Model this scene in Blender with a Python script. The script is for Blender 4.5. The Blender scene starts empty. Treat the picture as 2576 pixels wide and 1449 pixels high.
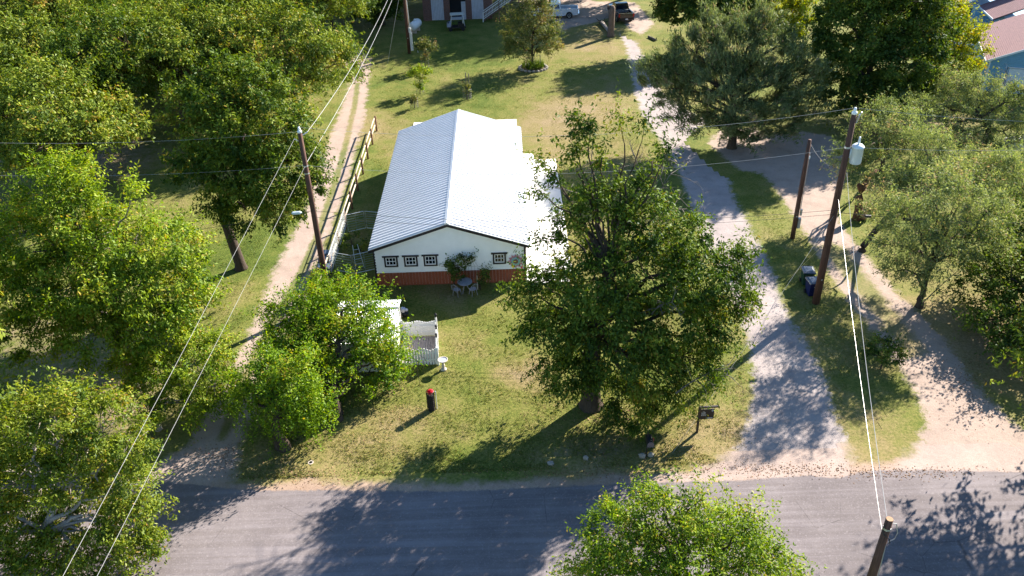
import bpy, math, random
import numpy as np

SC = bpy.context.scene
COL = SC.collection
D = bpy.data
rad = math.radians

# ---------------------------------------------------------------- camera
CAMH, FPX, PITCH, ROLL = 28.0, 2085.8, 0.5685, 0.0322
cam_d = D.cameras.new("camera")
cam = D.objects.new("camera", cam_d)
COL.objects.link(cam)
cam.location = (0, 0, CAMH)
from mathutils import Matrix, Vector
cam.rotation_euler = (Matrix.Rotation(math.pi / 2 - PITCH, 3, 'X') @ Matrix.Rotation(-ROLL, 3, 'Z')).to_euler()
cam_d.sensor_width = 36.0
cam_d.lens = 36.0 * FPX / 2576.0
cam_d.clip_end = 4000
SC.camera = cam

# ---------------------------------------------------------------- sky, sun, exposure
SUN_EL, SUN_AZ = rad(29.5), rad(43.0)          # azimuth measured from +X towards +Y
w = D.worlds.new("World")
SC.world = w
w.use_nodes = True
wn = w.node_tree.nodes
sky = wn.new("ShaderNodeTexSky")
sky.sky_type = 'NISHITA'
sky.sun_disc = False
sky.sun_elevation = SUN_EL
sky.sun_rotation = math.pi / 2 - SUN_AZ
sky.air_density = 1.0
sky.dust_density = 0.2
sky.ozone_density = 2.5
bg = wn["Background"]
bg.inputs[1].default_value = 0.07
sat = wn.new("ShaderNodeHueSaturation")
sat.inputs['Saturation'].default_value = 1.12
w.node_tree.links.new(sky.outputs[0], sat.inputs['Color'])
w.node_tree.links.new(sat.outputs[0], bg.inputs[0])
sd = D.lights.new("sun", 'SUN')
sd.energy = 5.0
sd.angle = rad(0.5)
sd.color = (1.0, 0.92, 0.82)
sun = D.objects.new("sun", sd)
COL.objects.link(sun)
sdir = Vector((math.cos(SUN_EL) * math.cos(SUN_AZ), math.cos(SUN_EL) * math.sin(SUN_AZ), math.sin(SUN_EL)))
sun.rotation_euler = sdir.to_track_quat('Z', 'Y').to_euler()
sun.location = (60, 60, 60)
SC.view_settings.view_transform = 'Standard'
SC.view_settings.look = 'None'
SC.view_settings.exposure = 2.0
SC.view_settings.gamma = 1.0
SC.view_settings.use_curve_mapping = False


# ---------------------------------------------------------------- where a line of sight meets a height / a depth
def ray(u, v):
    U, V = u - 1288.0, 724.5 - v
    a = U * math.cos(ROLL) + V * math.sin(ROLL)
    b = -U * math.sin(ROLL) + V * math.cos(ROLL)
    return np.array([a, FPX * math.cos(PITCH) + b * math.sin(PITCH), -FPX * math.sin(PITCH) + b * math.cos(PITCH)])


def G(u, v, z=0.0):
    d = ray(u, v)
    t = (z - CAMH) / d[2]
    return (d[0] * t, d[1] * t)


def at(u, v, Y):
    d = ray(u, v)
    t = Y / d[1]
    return np.array([d[0] * t, Y, CAMH + d[2] * t])


def mpp(p):                                     # metres per picture unit at a point
    return (p[1] * math.cos(PITCH) + (CAMH - p[2]) * math.sin(PITCH)) / FPX


# ---------------------------------------------------------------- mesh builder and objects
class MB:
    def __init__(s):
        s.v, s.f = [], []

    def add(s, vs, fs):
        o = len(s.v)
        s.v += [tuple(map(float, q)) for q in vs]
        s.f += [tuple(i + o for i in q) for q in fs]
        return s

    def box(s, c, d, rz=0.0, taper=1.0):
        x, y, z = d[0] / 2, d[1] / 2, d[2] / 2
        cs, sn = math.cos(rz), math.sin(rz)
        vs = []
        for sz, k in ((-1, 1.0), (1, taper)):
            for sx, sy in ((-1, -1), (1, -1), (1, 1), (-1, 1)):
                a, b = sx * x * k, sy * y * k
                vs.append((c[0] + a * cs - b * sn, c[1] + a * sn + b * cs, c[2] + sz * z))
        return s.add(vs, [(3, 2, 1, 0), (4, 5, 6, 7), (0, 1, 5, 4), (1, 2, 6, 5), (2, 3, 7, 6), (3, 0, 4, 7)])

    def tube(s, pts, r, n=6, cap=True):
        P = [np.array(p, float) for p in pts]
        if not hasattr(r, '__len__'):
            r = [r] * len(P)
        vs, fs = [], []
        for i, p in enumerate(P):
            t = P[min(i + 1, len(P) - 1)] - P[max(i - 1, 0)]
            t = t / (np.linalg.norm(t) + 1e-9)
            a = np.cross(t, (0, 0, 1) if abs(t[2]) < .9 else (1, 0, 0))
            a = a / np.linalg.norm(a)
            b = np.cross(t, a)
            for k in range(n):
                q = 2 * math.pi * k / n
                vs.append(p + r[i] * (math.cos(q) * a + math.sin(q) * b))
        for i in range(len(P) - 1):
            for k in range(n):
                k2 = (k + 1) % n
                fs.append((i * n + k, i * n + k2, (i + 1) * n + k2, (i + 1) * n + k))
        if cap:
            fs.append(tuple(range(n))[::-1])
            fs.append(tuple(range((len(P) - 1) * n, len(P) * n)))
        return s.add(vs, fs)

    def lathe(s, prof, n=14, c=(0, 0, 0), axis='Z'):
        vs, fs = [], []
        for r, z in prof:
            for k in range(n):
                q = 2 * math.pi * k / n
                a, b = r * math.cos(q), r * math.sin(q)
                p = (a, b, z) if axis == 'Z' else ((a, z, b) if axis == 'Y' else (z, a, b))
                vs.append((p[0] + c[0], p[1] + c[1], p[2] + c[2]))
        m = len(prof)
        for i in range(m - 1):
            for k in range(n):
                k2 = (k + 1) % n
                fs.append((i * n + k, i * n + k2, (i + 1) * n + k2, (i + 1) * n + k))
        fs.append(tuple(range(n))[::-1])
        fs.append(tuple(range((m - 1) * n, m * n)))
        return s.add(vs, fs)

    def prism(s, poly, a0, a1, axis='Y'):
        n = len(poly)
        def mk(p, a):
            return (p[0], a, p[1]) if axis == 'Y' else ((a, p[0], p[1]) if axis == 'X' else (p[0], p[1], a))
        vs = [mk(p, a0) for p in poly] + [mk(p, a1) for p in poly]
        fs = [tuple(range(n)), tuple(range(2 * n - 1, n - 1, -1))]
        for i in range(n):
            j = (i + 1) % n
            fs.append((j, i, i + n, j + n))
        return s.add(vs, fs)

    def stone(s, c, d, rng, n=7):
        vs = [(c[0], c[1], c[2] - d[2] / 2)]
        for h, k in ((-.25, .9), (.2, .95), (.42, .6)):
            for i in range(n):
                q = 2 * math.pi * i / n
                j = rng.uniform(.8, 1.12)
                vs.append((c[0] + d[0] / 2 * k * j * math.cos(q), c[1] + d[1] / 2 * k * j * math.sin(q), c[2] + d[2] * (h + rng.uniform(-.05, .05))))
        vs.append((c[0], c[1], c[2] + d[2] / 2))
        fs = [(0, 1 + (i + 1) % n, 1 + i) for i in range(n)]
        for r_ in range(2):
            for i in range(n):
                a, b = 1 + r_ * n + i, 1 + r_ * n + (i + 1) % n
                fs.append((a, b, b + n, a + n))
        fs += [(1 + 2 * n + i, 1 + 2 * n + (i + 1) % n, 1 + 3 * n) for i in range(n)]
        return s.add(vs, fs)

    def mesh(s, name, mat, smooth=False, off=None):
        me = D.meshes.new(name)
        v = s.v
        if off is not None:
            v = [(a - off[0], b - off[1], c - off[2]) for a, b, c in v]
        me.from_pydata(v, [], s.f)
        if mat:
            me.materials.append(mat)
        if smooth:
            me.polygons.foreach_set('use_smooth', [True] * len(me.polygons))
        me.validate()
        return me


def link(name, me, parent=None):
    o = D.objects.new(name, me)
    COL.objects.link(o)
    if parent is not None:
        o.parent = parent
    return o


def tag(o, label=None, cat=None, group=None, kind=None):
    for k, x in (('label', label), ('category', cat), ('group', group), ('kind', kind)):
        if x:
            o[k] = x
    return o


def thing(name, label, cat, loc=(0, 0, 0), rz=0.0, group=None):
    o = D.objects.new(name, None)
    o.empty_display_size = .2
    COL.objects.link(o)
    o.location = loc
    o.rotation_euler = (0, 0, rz)
    return tag(o, label, cat, group)


def part(name, mb, mat, parent, smooth=False, world=False, kind=None):
    """a mesh under its thing; world=True: its points are in scene coordinates"""
    off = None
    if world:
        off = np.array(parent.location)
        q = parent.parent
        while q is not None:
            off = off + np.array(q.location)
            q = q.parent
    o = link(name, mb.mesh(name, mat, smooth, off), parent)
    if kind:
        o['kind'] = kind
    return o


def solo(name, mb, mat, label, cat, group=None, smooth=False, kind=None):
    """a thing of one mesh, origin moved under it"""
    a = np.array(mb.v)
    off = ((a[:, 0].min() + a[:, 0].max()) / 2, (a[:, 1].min() + a[:, 1].max()) / 2, a[:, 2].min())
    o = link(name, mb.mesh(name, mat, smooth, off))
    o.location = off
    return tag(o, label, cat, group, kind)


def kids(o):
    return [c for c in D.objects if c.parent == o]


def dup(root, loc, rz=0.0, sc=None, label=None, group=None):
    r = root.copy()
    COL.objects.link(r)
    r.location = loc
    r.rotation_euler = (0, 0, rz)
    if sc is not None:
        r.scale = (sc, sc, sc) if not hasattr(sc, '__len__') else sc
    if label:
        r['label'] = label
    if group:
        r['group'] = group
    for ch in kids(root):
        c = ch.copy()
        COL.objects.link(c)
        c.parent = r
        for g in kids(ch):
            d = g.copy()
            COL.objects.link(d)
            d.parent = c
    return r


# ---------------------------------------------------------------- materials
class NT:
    def __init__(s, name):
        s.m = D.materials.new(name)
        s.m.use_nodes = True
        s.t = s.m.node_tree
        s.t.nodes.clear()
        s.out = s.t.nodes.new("ShaderNodeOutputMaterial")

    def n(s, typ, **kw):
        x = s.t.nodes.new("ShaderNode" + typ)
        for k, v_ in kw.items():
            setattr(x, k, v_)
        return x

    def l(s, a, b):
        s.t.links.new(a, b)

    def put(s, sock, x):
        if isinstance(x, (int, float)):
            sock.default_value = x
        elif isinstance(x, tuple):
            sock.default_value = tuple(x) + ((1.0,) if len(x) == 3 and len(sock.default_value) == 4 else ())
        else:
            s.l(x, sock)

    def noise(s, vec, scale, detail=4, rough=.6):
        x = s.n("TexNoise")
        x.inputs['Scale'].default_value = scale
        x.inputs['Detail'].default_value = detail
        x.inputs['Roughness'].default_value = rough
        if vec is not None:
            s.l(vec, x.inputs['Vector'])
        return x.outputs['Fac']

    def math(s, op, a, b=0.0, clamp=False):
        x = s.n("Math", operation=op, use_clamp=clamp)
        s.put(x.inputs[0], a)
        s.put(x.inputs[1], b)
        return x.outputs[0]

    def ramp(s, fac, stops):
        x = s.n("ValToRGB")
        e = x.color_ramp.elements
        while len(e) < len(stops):
            e.new(.5)
        for q, (p, c) in zip(e, stops):
            q.position = p
            q.color = tuple(c) + (1.0,)
        s.put(x.inputs[0], fac)
        return x.outputs[0]

    def remap(s, x, a, b, c=0.0, d=1.0):
        q = s.n("MapRange", interpolation_type='SMOOTHSTEP')
        s.put(q.inputs[0], x)
        for i, k in enumerate((a, b, c, d)):
            q.inputs[i + 1].default_value = k
        return q.outputs[0]

    def mix(s, fac, a, b, blend='MIX'):
        x = s.n("MixRGB", blend_type=blend)
        s.put(x.inputs[0], fac)
        s.put(x.inputs[1], a)
        s.put(x.inputs[2], b)
        return x.outputs[0]

    def pos(s):
        return s.n("NewGeometry").outputs['Position']

    def obj(s):
        return s.n("TexCoord").outputs['Object']

    def attr(s, name):
        return s.n("Attribute", attribute_name=name).outputs['Fac']

    def bump(s, h, strength=.5, dist=.05, normal=None):
        x = s.n("Bump")
        x.inputs['Strength'].default_value = strength
        x.inputs['Distance'].default_value = dist
        s.put(x.inputs['Height'], h)
        if normal is not None:
            s.l(normal, x.inputs['Normal'])
        return x.outputs[0]

    def surf(s, col, rough=.9, metal=0.0, normal=None, spec=.3):
        b = s.n("BsdfPrincipled")
        s.put(b.inputs['Base Color'], col)
        s.put(b.inputs['Roughness'], rough)
        s.put(b.inputs['Metallic'], metal)
        b.inputs['Specular IOR Level'].default_value = spec
        if normal is not None:
            s.l(normal, b.inputs['Normal'])
        s.l(b.outputs[0], s.out.inputs[0])
        return s.m


def mat(name, col, rough=.7, metal=0.0, var=.25, scale=3.0, grain=None, spec=.3, bump=0.0, dirt=None):
    """paint, wood, metal ...: base colour with uneven tone and optional stretched grain"""
    t = NT(name)
    vec = t.obj()
    if grain:
        mp = t.n("Mapping")
        mp.inputs['Scale'].default_value = grain
        t.l(vec, mp.inputs['Vector'])
        vec = mp.outputs[0]
    f = t.noise(vec, scale, 5, .65)
    lo = tuple(c * (1 - var) for c in col)
    hi = tuple(min(1, c * (1 + var * .6)) for c in col)
    c = t.ramp(f, [(.3, lo), (.7, hi)])
    if dirt:
        f2 = t.noise(t.obj(), scale * .35, 6, .7)
        c = t.mix(t.remap(f2, .55, .75, 0, .7), c, dirt)
    nb = t.bump(f, .4, bump) if bump else None
    return t.surf(c, rough, metal, nb, spec)


def grass_nodes(t):
    p = t.pos()
    big = t.noise(p, .11, 4, .6)
    mid = t.noise(p, .7, 5, .65)
    fine = t.noise(p, 7.0, 5, .7)
    tiny = t.noise(p, 34.0, 3, .7)
    dry = t.attr('dry')
    k = t.math('ADD', t.math('MULTIPLY', big, .45), t.math('MULTIPLY', mid, .38))
    k = t.math('ADD', k, t.math('MULTIPLY', fine, .30))
    k = t.math('ADD', k, dry)
    c = t.ramp(k, [(.36, (.044, .076, .011)), (.48, (.106, .142, .021)), (.58, (.186, .190, .043)), (.70, (.275, .218, .090)), (.86, (.35, .255, .155))])
    c = t.mix(t.remap(tiny, .25, .75, 0, 1), t.mix(.42, c, (0.01, .014, .004)), c)
    c = t.mix(t.remap(fine, .3, .62, .38, 0), c, (.022, .040, .010))
    h = t.math('ADD', t.math('MULTIPLY', tiny, .6), t.math('MULTIPLY', fine, .9))
    return c, h


def dirt_nodes(t, lo, hi, spk):
    p = t.pos()
    a = t.noise(p, .35, 5, .65)
    b = t.noise(p, 3.2, 6, .7)
    g = t.noise(p, 26.0, 3, .7)
    c = t.ramp(t.math('ADD', t.math('MULTIPLY', a, .6), t.math('MULTIPLY', b, .4)), [(.32, lo), (.66, hi)])
    c = t.mix(t.remap(g, .45, .75, 0, spk), c, tuple(x * .45 for x in lo))
    h = t.math('ADD', t.math('MULTIPLY', g, .5), t.math('MULTIPLY', b, .7))
    return c, h


def ground_mat():
    t = NT("lawn")
    c, h = grass_nodes(t)
    dd, dh = dirt_nodes(t, (.20, .145, .095), (.30, .22, .15), .35)
    f = t.remap(t.math('ADD', t.attr('bare'), t.math('MULTIPLY', t.math('SUBTRACT', t.noise(t.pos(), 2.0, 5, .7), .5), .9)), .35, .75)
    c = t.mix(f, c, dd)
    return t.surf(c, .95, 0, t.bump(h, .9, .07), .1)


def sheet_mat(name, lo, hi, spk, wid=1.15, fringe='grass', bump=.05):
    t = NT(name)
    c, h = dirt_nodes(t, lo, hi, spk)
    gc, gh = grass_nodes(t)
    if fringe != 'grass':
        dc, dh = dirt_nodes(t, (.24, .165, .12), (.38, .28, .21), .6)
        n2 = t.math('ADD', t.math('MULTIPLY', t.noise(t.pos(), .55, 6, .7), 1.9), -.95)
        gc = t.mix(t.remap(t.math('ADD', t.attr('e'), n2), -.75, -.15), gc, dc)
        gm, gmh = dirt_nodes(t, (.27, .205, .175), (.39, .31, .265), .5)
        n3 = t.math('SUBTRACT', t.noise(t.pos(), 1.2, 6, .7), .5)
        gc = t.mix(t.remap(t.math('ADD', t.attr('mouth'), t.math('MULTIPLY', n3, 1.6)), -.3, .5), gc, gm)
        # cracks, patched strips and streaks drawn out along the road
        mp = t.n("Mapping")
        mp.inputs['Scale'].default_value = (.05, 1.3, 1)
        t.l(t.pos(), mp.inputs['Vector'])
        st = t.noise(mp.outputs[0], 1.6, 5, .7)
        c = t.mix(t.remap(st, .40, .66, 0, .5), c, (.25, .222, .228))
        vo = t.n("TexVoronoi", feature='DISTANCE_TO_EDGE')
        vo.inputs['Scale'].default_value = .30
        t.l(t.mix(.12, t.pos(), t.n("TexNoise").outputs['Color'], 'ADD'), vo.inputs['Vector'])
        ck = t.math('MULTIPLY', t.remap(vo.outputs[0], .0, .008, 1, 0), t.remap(t.noise(t.pos(), .25, 3, .6), .5, .62))
        c = t.mix(t.math('MULTIPLY', ck, .55), c, (.03, .027, .027))
        big = t.noise(t.pos(), .16, 4, .7)
        c = t.mix(t.remap(big, .38, .62, .35, 0), c, (.085, .073, .073))
        sp = t.noise(t.pos(), 11.0, 4, .75)
        c = t.mix(t.remap(sp, .52, .72, 0, .45), c, (.32, .285, .29))
    nz = t.math('SUBTRACT', t.math('ADD', t.math('MULTIPLY', t.noise(t.pos(), 1.3, 6, .72), .7), t.math('MULTIPLY', t.noise(t.pos(), 9.0, 4, .7), .3)), .5)
    e = t.math('ADD', t.attr('e'), t.math('MULTIPLY', nz, wid * 2.3))
    f = t.remap(e, -.06 * wid, .42 * wid)
    if fringe == 'grass':                         # ruts, washed fines and scattered darker stones
        r1 = t.noise(t.pos(), .8, 6, .75)
        c = t.mix(t.remap(r1, .48, .70, 0, .55), c, tuple(x * .60 for x in lo))
        r2 = t.noise(t.pos(), 14.0, 4, .8)
        c = t.mix(t.remap(r2, .56, .70, 0, .6), c, tuple(x * .38 for x in lo))
    c = t.mix(f, gc, c)
    if fringe == 'grass':
        s_ = t.math('ADD', t.attr('s'), t.math('MULTIPLY', nz, 1.3))
        c = t.mix(t.remap(s_, .2, .6, .85, 0), c, gc)
    hh = t.mix(f, gh, h)
    return t.surf(c, .95, 0, t.bump(hh, .7, bump), .12)

# ================================================================ GROUND AND ROADS
def wpoly(px):
    return np.array([G(*q) for q in px])


def pdist(P, poly, closed=True):
    """signed distance to a polygon (positive inside) or distance to a line"""
    Q = np.asarray(poly, float)
    A = Q
    B = np.roll(Q, -1, 0)
    if not closed:
        A, B = Q[:-1], Q[1:]
    d = np.full(len(P), 1e9)
    ins = np.zeros(len(P), bool)
    for a, b in zip(A, B):
        ab = b - a
        t = np.clip(((P - a) @ ab) / (ab @ ab + 1e-12), 0, 1)
        d = np.minimum(d, np.hypot(*(P - a - t[:, None] * ab).T))
        if closed:
            c = (a[1] > P[:, 1]) != (b[1] > P[:, 1])
            with np.errstate(divide='ignore', invalid='ignore'):
                xx = (b[0] - a[0]) * (P[:, 1] - a[1]) / (b[1] - a[1]) + a[0]
            ins ^= c & (P[:, 0] < xx)
    return np.where(ins, d, -d) if closed else d


DRY = [(1420, 640, 3.5, .10), (1500, 270, 7, .12), (1440, 300, 5, .1), (1180, 870, 2.2, .10), (1400, 380, 3, .12), (1560, 420, 4, .1), (1700, 110, 5, .0), (1470, 110, 7, .16), (1320, 940, 1.8, .18),
       (1000, 1110, 2.5, .10), (760, 1190, 3, .12), (1650, 1180, 3.5, .10), (1820, 1110, 2.5, .12), (940, 330, 3, .14), (1000, 1060, 2, .10), (2400, 880, 5, .12), (2200, 1100, 3, .12), (2350, 300, 4, .16), (1500, 1190, 3, .08),
       (2090, 850, 2, .05), (1120, 740, 1.5, .12), (620, 740, 2, .1), (1000, 380, 2, .12), (1300, 120, 8, -.04), (1100, 160, 8, -.05), (620, 640, 5, -.08), (1150, 1050, 4, -.02), (1190, 930, 3, -.05), (2480, 880, 4, .16)]
BARE = [(1250, 1020, 1.1, .3), (1180, 960, .8, .3), (1400, 1130, 1.3, .3), (1560, 1130, 1.5, .35), (1700, 1130, 1.2, .3), (1820, 1050, 1.2, .35), (1420, 300, 2.5, .25), (1540, 270, 3, .28), (1480, 130, 3, .25), (2020, 930, 1.2, .3), (2150, 1010, 1.5, .35), (1960, 620, 1.2, .25), (2400, 820, 2.2, .35), (850, 1180, 1.5, .3), (1080, 1195, 1.4, .35), (1300, 1195, 1.4, .35), (640, 720, 1.2, .25), (1340, 930, 1.3, .5), (1000, 740, 3.0, .32), (1200, 745, 2.6, .3), (1120, 925, .9, .5), (985, 330, 1.6, .35), (960, 190, 1.2, .35), (60, 800, 7, .45), (120, 380, 9, .5), (300, 420, 8, .4), (1480, 1200, 2.2, .45), (900, 1215, 2, .3),
        (1440, 380, 1.6, .35), (1820, 360, 3.5, .4), (2100, 300, 7, .4), (330, 1040, 4, .5), (2330, 290, 2.5, .3), (2500, 1010, 3.2, .4), (1490, 1030, 1.2, .4), (1740, 330, 1.5, .3), (1360, 180, 1.4, .3), (640, 860, 1.6, .35), (200, 930, 5, .35), (2280, 1120, 3.5, .35)]


def splat(P, L):
    o = np.zeros(len(P))
    for u, v, r, k in L:
        g = G(u, v)
        o += k * np.exp(-((P[:, 0] - g[0]) ** 2 + (P[:, 1] - g[1]) ** 2) / (r * r))
    return o


def fattr(me, name, arr):
    a = me.attributes.new(name, 'FLOAT', 'POINT')
    a.data.foreach_set('value', np.asarray(arr, np.float32))


def grid_mesh(name, xs, ys, keep=None, z=0.0):
    X, Y = np.meshgrid(xs, ys)
    P = np.stack([X.ravel(), Y.ravel()], 1)
    nx, ny = len(xs), len(ys)
    i = np.arange((nx - 1) * (ny - 1))
    r, c = i // (nx - 1), i % (nx - 1)
    q = np.stack([r * nx + c, r * nx + c + 1, (r + 1) * nx + c + 1, (r + 1) * nx + c], 1)
    if keep is not None:
        k = keep(P)
        q = q[k[q].any(1)]
        used = np.unique(q)
        mp = np.zeros(len(P), int)
        mp[used] = np.arange(len(used))
        P, q = P[used], mp[q]
    me = D.meshes.new(name)
    me.from_pydata(np.c_[P, np.full(len(P), z)].tolist(), [], q.tolist())
    return me, P


far = [150, 220, 400, 800, 1600]
xs = np.r_[-np.array(far[::-1]), np.arange(-72, 84, .8), far]
ys = np.r_[-np.array(far[::-1]), np.arange(8, 130, .8), far]
me, P = grid_mesh("ground", xs, ys)
fattr(me, 'dry', splat(P, DRY))
fattr(me, 'bare', splat(P, BARE))
me.materials.append(ground_mat())
tag(link("ground", me), kind='structure')


def sheet(name, poly, z, res, m, edge=1.5, strip=None):
    poly = np.asarray(poly, float)
    a, b = poly.min(0) - 1.6, poly.max(0) + 1.6
    me, P = grid_mesh(name, np.arange(a[0], b[0], res), np.arange(a[1], b[1], res), lambda Q: pdist(Q, poly) > -edge, z)
    fattr(me, 'e', pdist(P, poly))
    fattr(me, 's', pdist(P, strip, False) * (.55 if name == 'two_track_lane' else 1.5) if strip is not None else np.full(len(P), 99.))
    fattr(me, 'dry', splat(P, DRY))
    if name == 'road':
        fattr(me, 'mouth', np.max([pdist(P, POLY[k]) for k in ('lane', 'drive', 'track')], 0))
    me.materials.append(m)
    return tag(link(name, me), kind='structure')


M_dirt = sheet_mat("pink dirt", (.28, .212, .172), (.39, .305, .252), .35)
M_gravel = sheet_mat("pale gravel", (.265, .225, .212), (.375, .325, .302), .35)
M_asph = sheet_mat("worn asphalt", (.132, .113, .112), (.188, .163, .158), .35, .28, 'dirt', .02)

POLY = {}
POLY['lane'] = wpoly([(330, 1225), (400, 1165), (470, 1110), (540, 1000), (605, 865), (640, 790), (680, 690), (720, 610), (757, 540), (787, 450), (815, 370), (843, 300), (868, 235), (880, 195), (862, 160), (820, 130), (760, 90), (800, 70), (890, 110),
                      (940, 150), (934, 190), (928, 240), (922, 300), (907, 350), (887, 430), (860, 520), (830, 600), (800, 680), (775, 740), (715, 850), (650, 1010), (610, 1130), (598, 1180), (590, 1225)])
lane_strip = wpoly([(560, 1100), (640, 900), (700, 790), (760, 680), (800, 590), (830, 500), (858, 410), (878, 330), (893, 260), (900, 210)])
POLY['drive'] = wpoly([(1600, 1222), (1640, 1196), (1720, 1186), (1800, 1165), (1850, 1120), (1870, 1070), (1882, 1000), (1886, 920), (1872, 850), (1840, 760), (1800, 680), (1760, 600), (1735, 530), (1712, 460), (1682, 390), (1645, 340), (1612, 290), (1592, 230), (1582, 170), (1572, 120), (1552, 78),
                       (1590, 68), (1602, 100), (1626, 150), (1640, 200), (1680, 240), (1720, 270), (1760, 292), (1800, 310), (1880, 335), (1905, 370), (1875, 405), (1838, 430), (1845, 480), (1872, 530), (1902, 590), (1932, 640), (1957, 700), (1977, 770), (2012, 830), (2052, 890), (2087, 960), (2112, 1050), (2140, 1130), (2165, 1222)])
POLY['track'] = wpoly([(1862, 432), (1915, 440), (1950, 480), (1990, 545), (2040, 620), (2080, 690), (2130, 760), (2190, 840), (2250, 920), (2295, 990), (2320, 1060), (2300, 1130), (2240, 1175), (2200, 1215), (2680, 1215), (2620, 1120), (2540, 1040), (2470, 980), (2420, 900), (2370, 840), (2310, 780), (2250, 720), (2200, 660), (2150, 600), (2120, 560), (2110, 520),
                       (2130, 450), (2140, 380), (2090, 340), (2000, 328), (1930, 338), (1900, 318), (1800, 330), (1775, 360), (1830, 410)])
track_strip = wpoly([(2095, 625), (2150, 692), (2200, 757), (2250, 820), (2290, 880)])
POLY['parking'] = wpoly([(1330, 92), (1380, 92), (1440, 70), (1500, 57), (1550, 40), (1580, 74), (1612, 92), (1650, 60), (1600, 5), (1500, 3), (1450, -12), (1300, -8)])
RN = 20.2
POLY['road'] = np.array([(-90, 28.9), (-30, 28.6), (-17.5, 28.2), (-12, 27.3), (-9, 27.2), (-3, 26.85), (2, 26.95), (7, 27.0), (10, 26.95), (13, 27.15), (14.6, 26.9), (16, 27.35), (18.5, 27.25), (23, 26.9), (30, 26.9), (90, 26.6), (90, RN), (-90, RN + .8)])
sheet("dirt_lane", POLY['lane'], .006, .3, M_dirt, strip=lane_strip)
sheet("gravel_driveway", POLY['drive'], .010, .3, M_gravel)
sheet("two_track_lane", POLY['track'], .014, .3, M_dirt, strip=track_strip)
sheet("parking_area", POLY['parking'], .014, .5, M_dirt)
sheet("road", POLY['road'], .018, .3, M_asph, 1.6)

# concrete beside and behind the house
M_conc = mat("white concrete", (.58, .555, .51), .85, var=.06, scale=1.5)
def slab(name, x0, x1, y0, y1, h):
    tag(link(name, MB().box(((x0 + x1) / 2, (y0 + y1) / 2, h / 2), (x1 - x0, y1 - y0, h)).mesh(name, M_conc)), kind='structure')
for i in range(4):
    slab("concrete_patio", .86, 3.93, 44.2 + i * 4.76, 44.2 + (i + 1) * 4.76 - .015, .10 if i != 1 else .101)
slab("concrete_step", .86, 2.14, 63.245, 64.45, .11)
slab("back_patio", -8.5, .9, 63.4, 72.4, .10)

# ================================================================ WHITE METAL-ROOFED HOUSE
M_roof = mat("white ribbed steel", (.60, .615, .64), .35, .1, var=.05, scale=.8, spec=.5)
M_wall = mat("white lap siding", (.88, .88, .88), .6, var=.05, scale=1.2)
M_trim = mat("dark brown trim", (.022, .017, .020), .5, var=.3)
M_skirt = mat("red stained boards", (.29, .085, .045), .8, var=.35, scale=4, grain=(4, 4, .6))
M_glass = NT("dark window glass").surf((.010, .013, .022), .06, 0, None, .6)
M_sash = mat("white sash", (.75, .75, .75), .5, var=.05)
XL, XR, YF, YB = -8.45, .83, 44.6, 63.25
EL, ER, Y0, Y1, ZE, ZR = -8.77, 1.145, 44.31, 63.52, 2.77, 4.44
XC = (EL + ER) / 2
house = thing("house", "white lap sided house with a long ribbed white metal roof and red board skirting", "house", (XC, YF, 0))
slope = (ZR - ZE) / (XC - EL)
def zroof(x):
    return ZR - abs(x - XC) * slope
# walls
ZS = .95                                        # top of the red skirting
wb = MB()
wb.prism([(XL, .02), (XR, .02), (XR, zroof(XR) - .16), (XC, ZR - .16), (XL, zroof(XL) - .16)], YF + .02, YB)
part("wall", wb, M_wall, house, world=True)
z = ZS
while z < ZR - .2:
    z1 = min(z + .205, ZR - .17)
    if zroof(XL) - .14 >= z1:
        a0 = a1 = XL - .02
        b0 = b1 = XR + .02
    else:
        a0, a1 = max(XL - .02, XC - (ZR - .14 - z) / slope), XC - max(0.02, (ZR - .14 - z1) / slope)
        b0, b1 = min(XR + .02, XC + (ZR - .14 - z) / slope), XC + max(0.02, (ZR - .14 - z1) / slope)
        a1, b1 = max(a1, XL - .02), min(b1, XR + .02)
    sbd = MB()
    vs = [(a0, YF - .028, z), (b0, YF - .028, z), (b1, YF - .008, z1), (a1, YF - .008, z1), (a0, YF + .019, z), (b0, YF + .019, z), (b1, YF + .019, z1), (a1, YF + .019, z1)]
    sbd.add(vs, [(0, 1, 2, 3), (7, 6, 5, 4), (4, 5, 1, 0), (1, 5, 6, 2), (3, 2, 6, 7), (0, 3, 7, 4)])
    part("siding_board", sbd, M_wall, house, world=True)
    z += .205
npl = 46
for i in range(npl):
    a = XL - .02 + (XR - XL + .04) * i / npl
    b = XL - .02 + (XR - XL + .04) * (i + 1) / npl - .012
    jy = random.Random(i).uniform(-.008, .006)
    part("skirt_plank", MB().box(((a + b) / 2, YF - .035 + jy / 2, ZS / 2 - .01), (b - a, .05 + jy, ZS - .02)), M_skirt, house, world=True)
part("corner_board", MB().box((XR + .05, YF - .02, (zroof(XR) - .2) / 2 + .1), (.14, .14, zroof(XR) - .4)), M_trim, house, world=True)
part("corner_board", MB().box((XL - .05, YF + .05, (zroof(XL) - .2) / 2 + .1), (.12, .14, zroof(XL) - .4)), M_trim, house, world=True)
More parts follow.
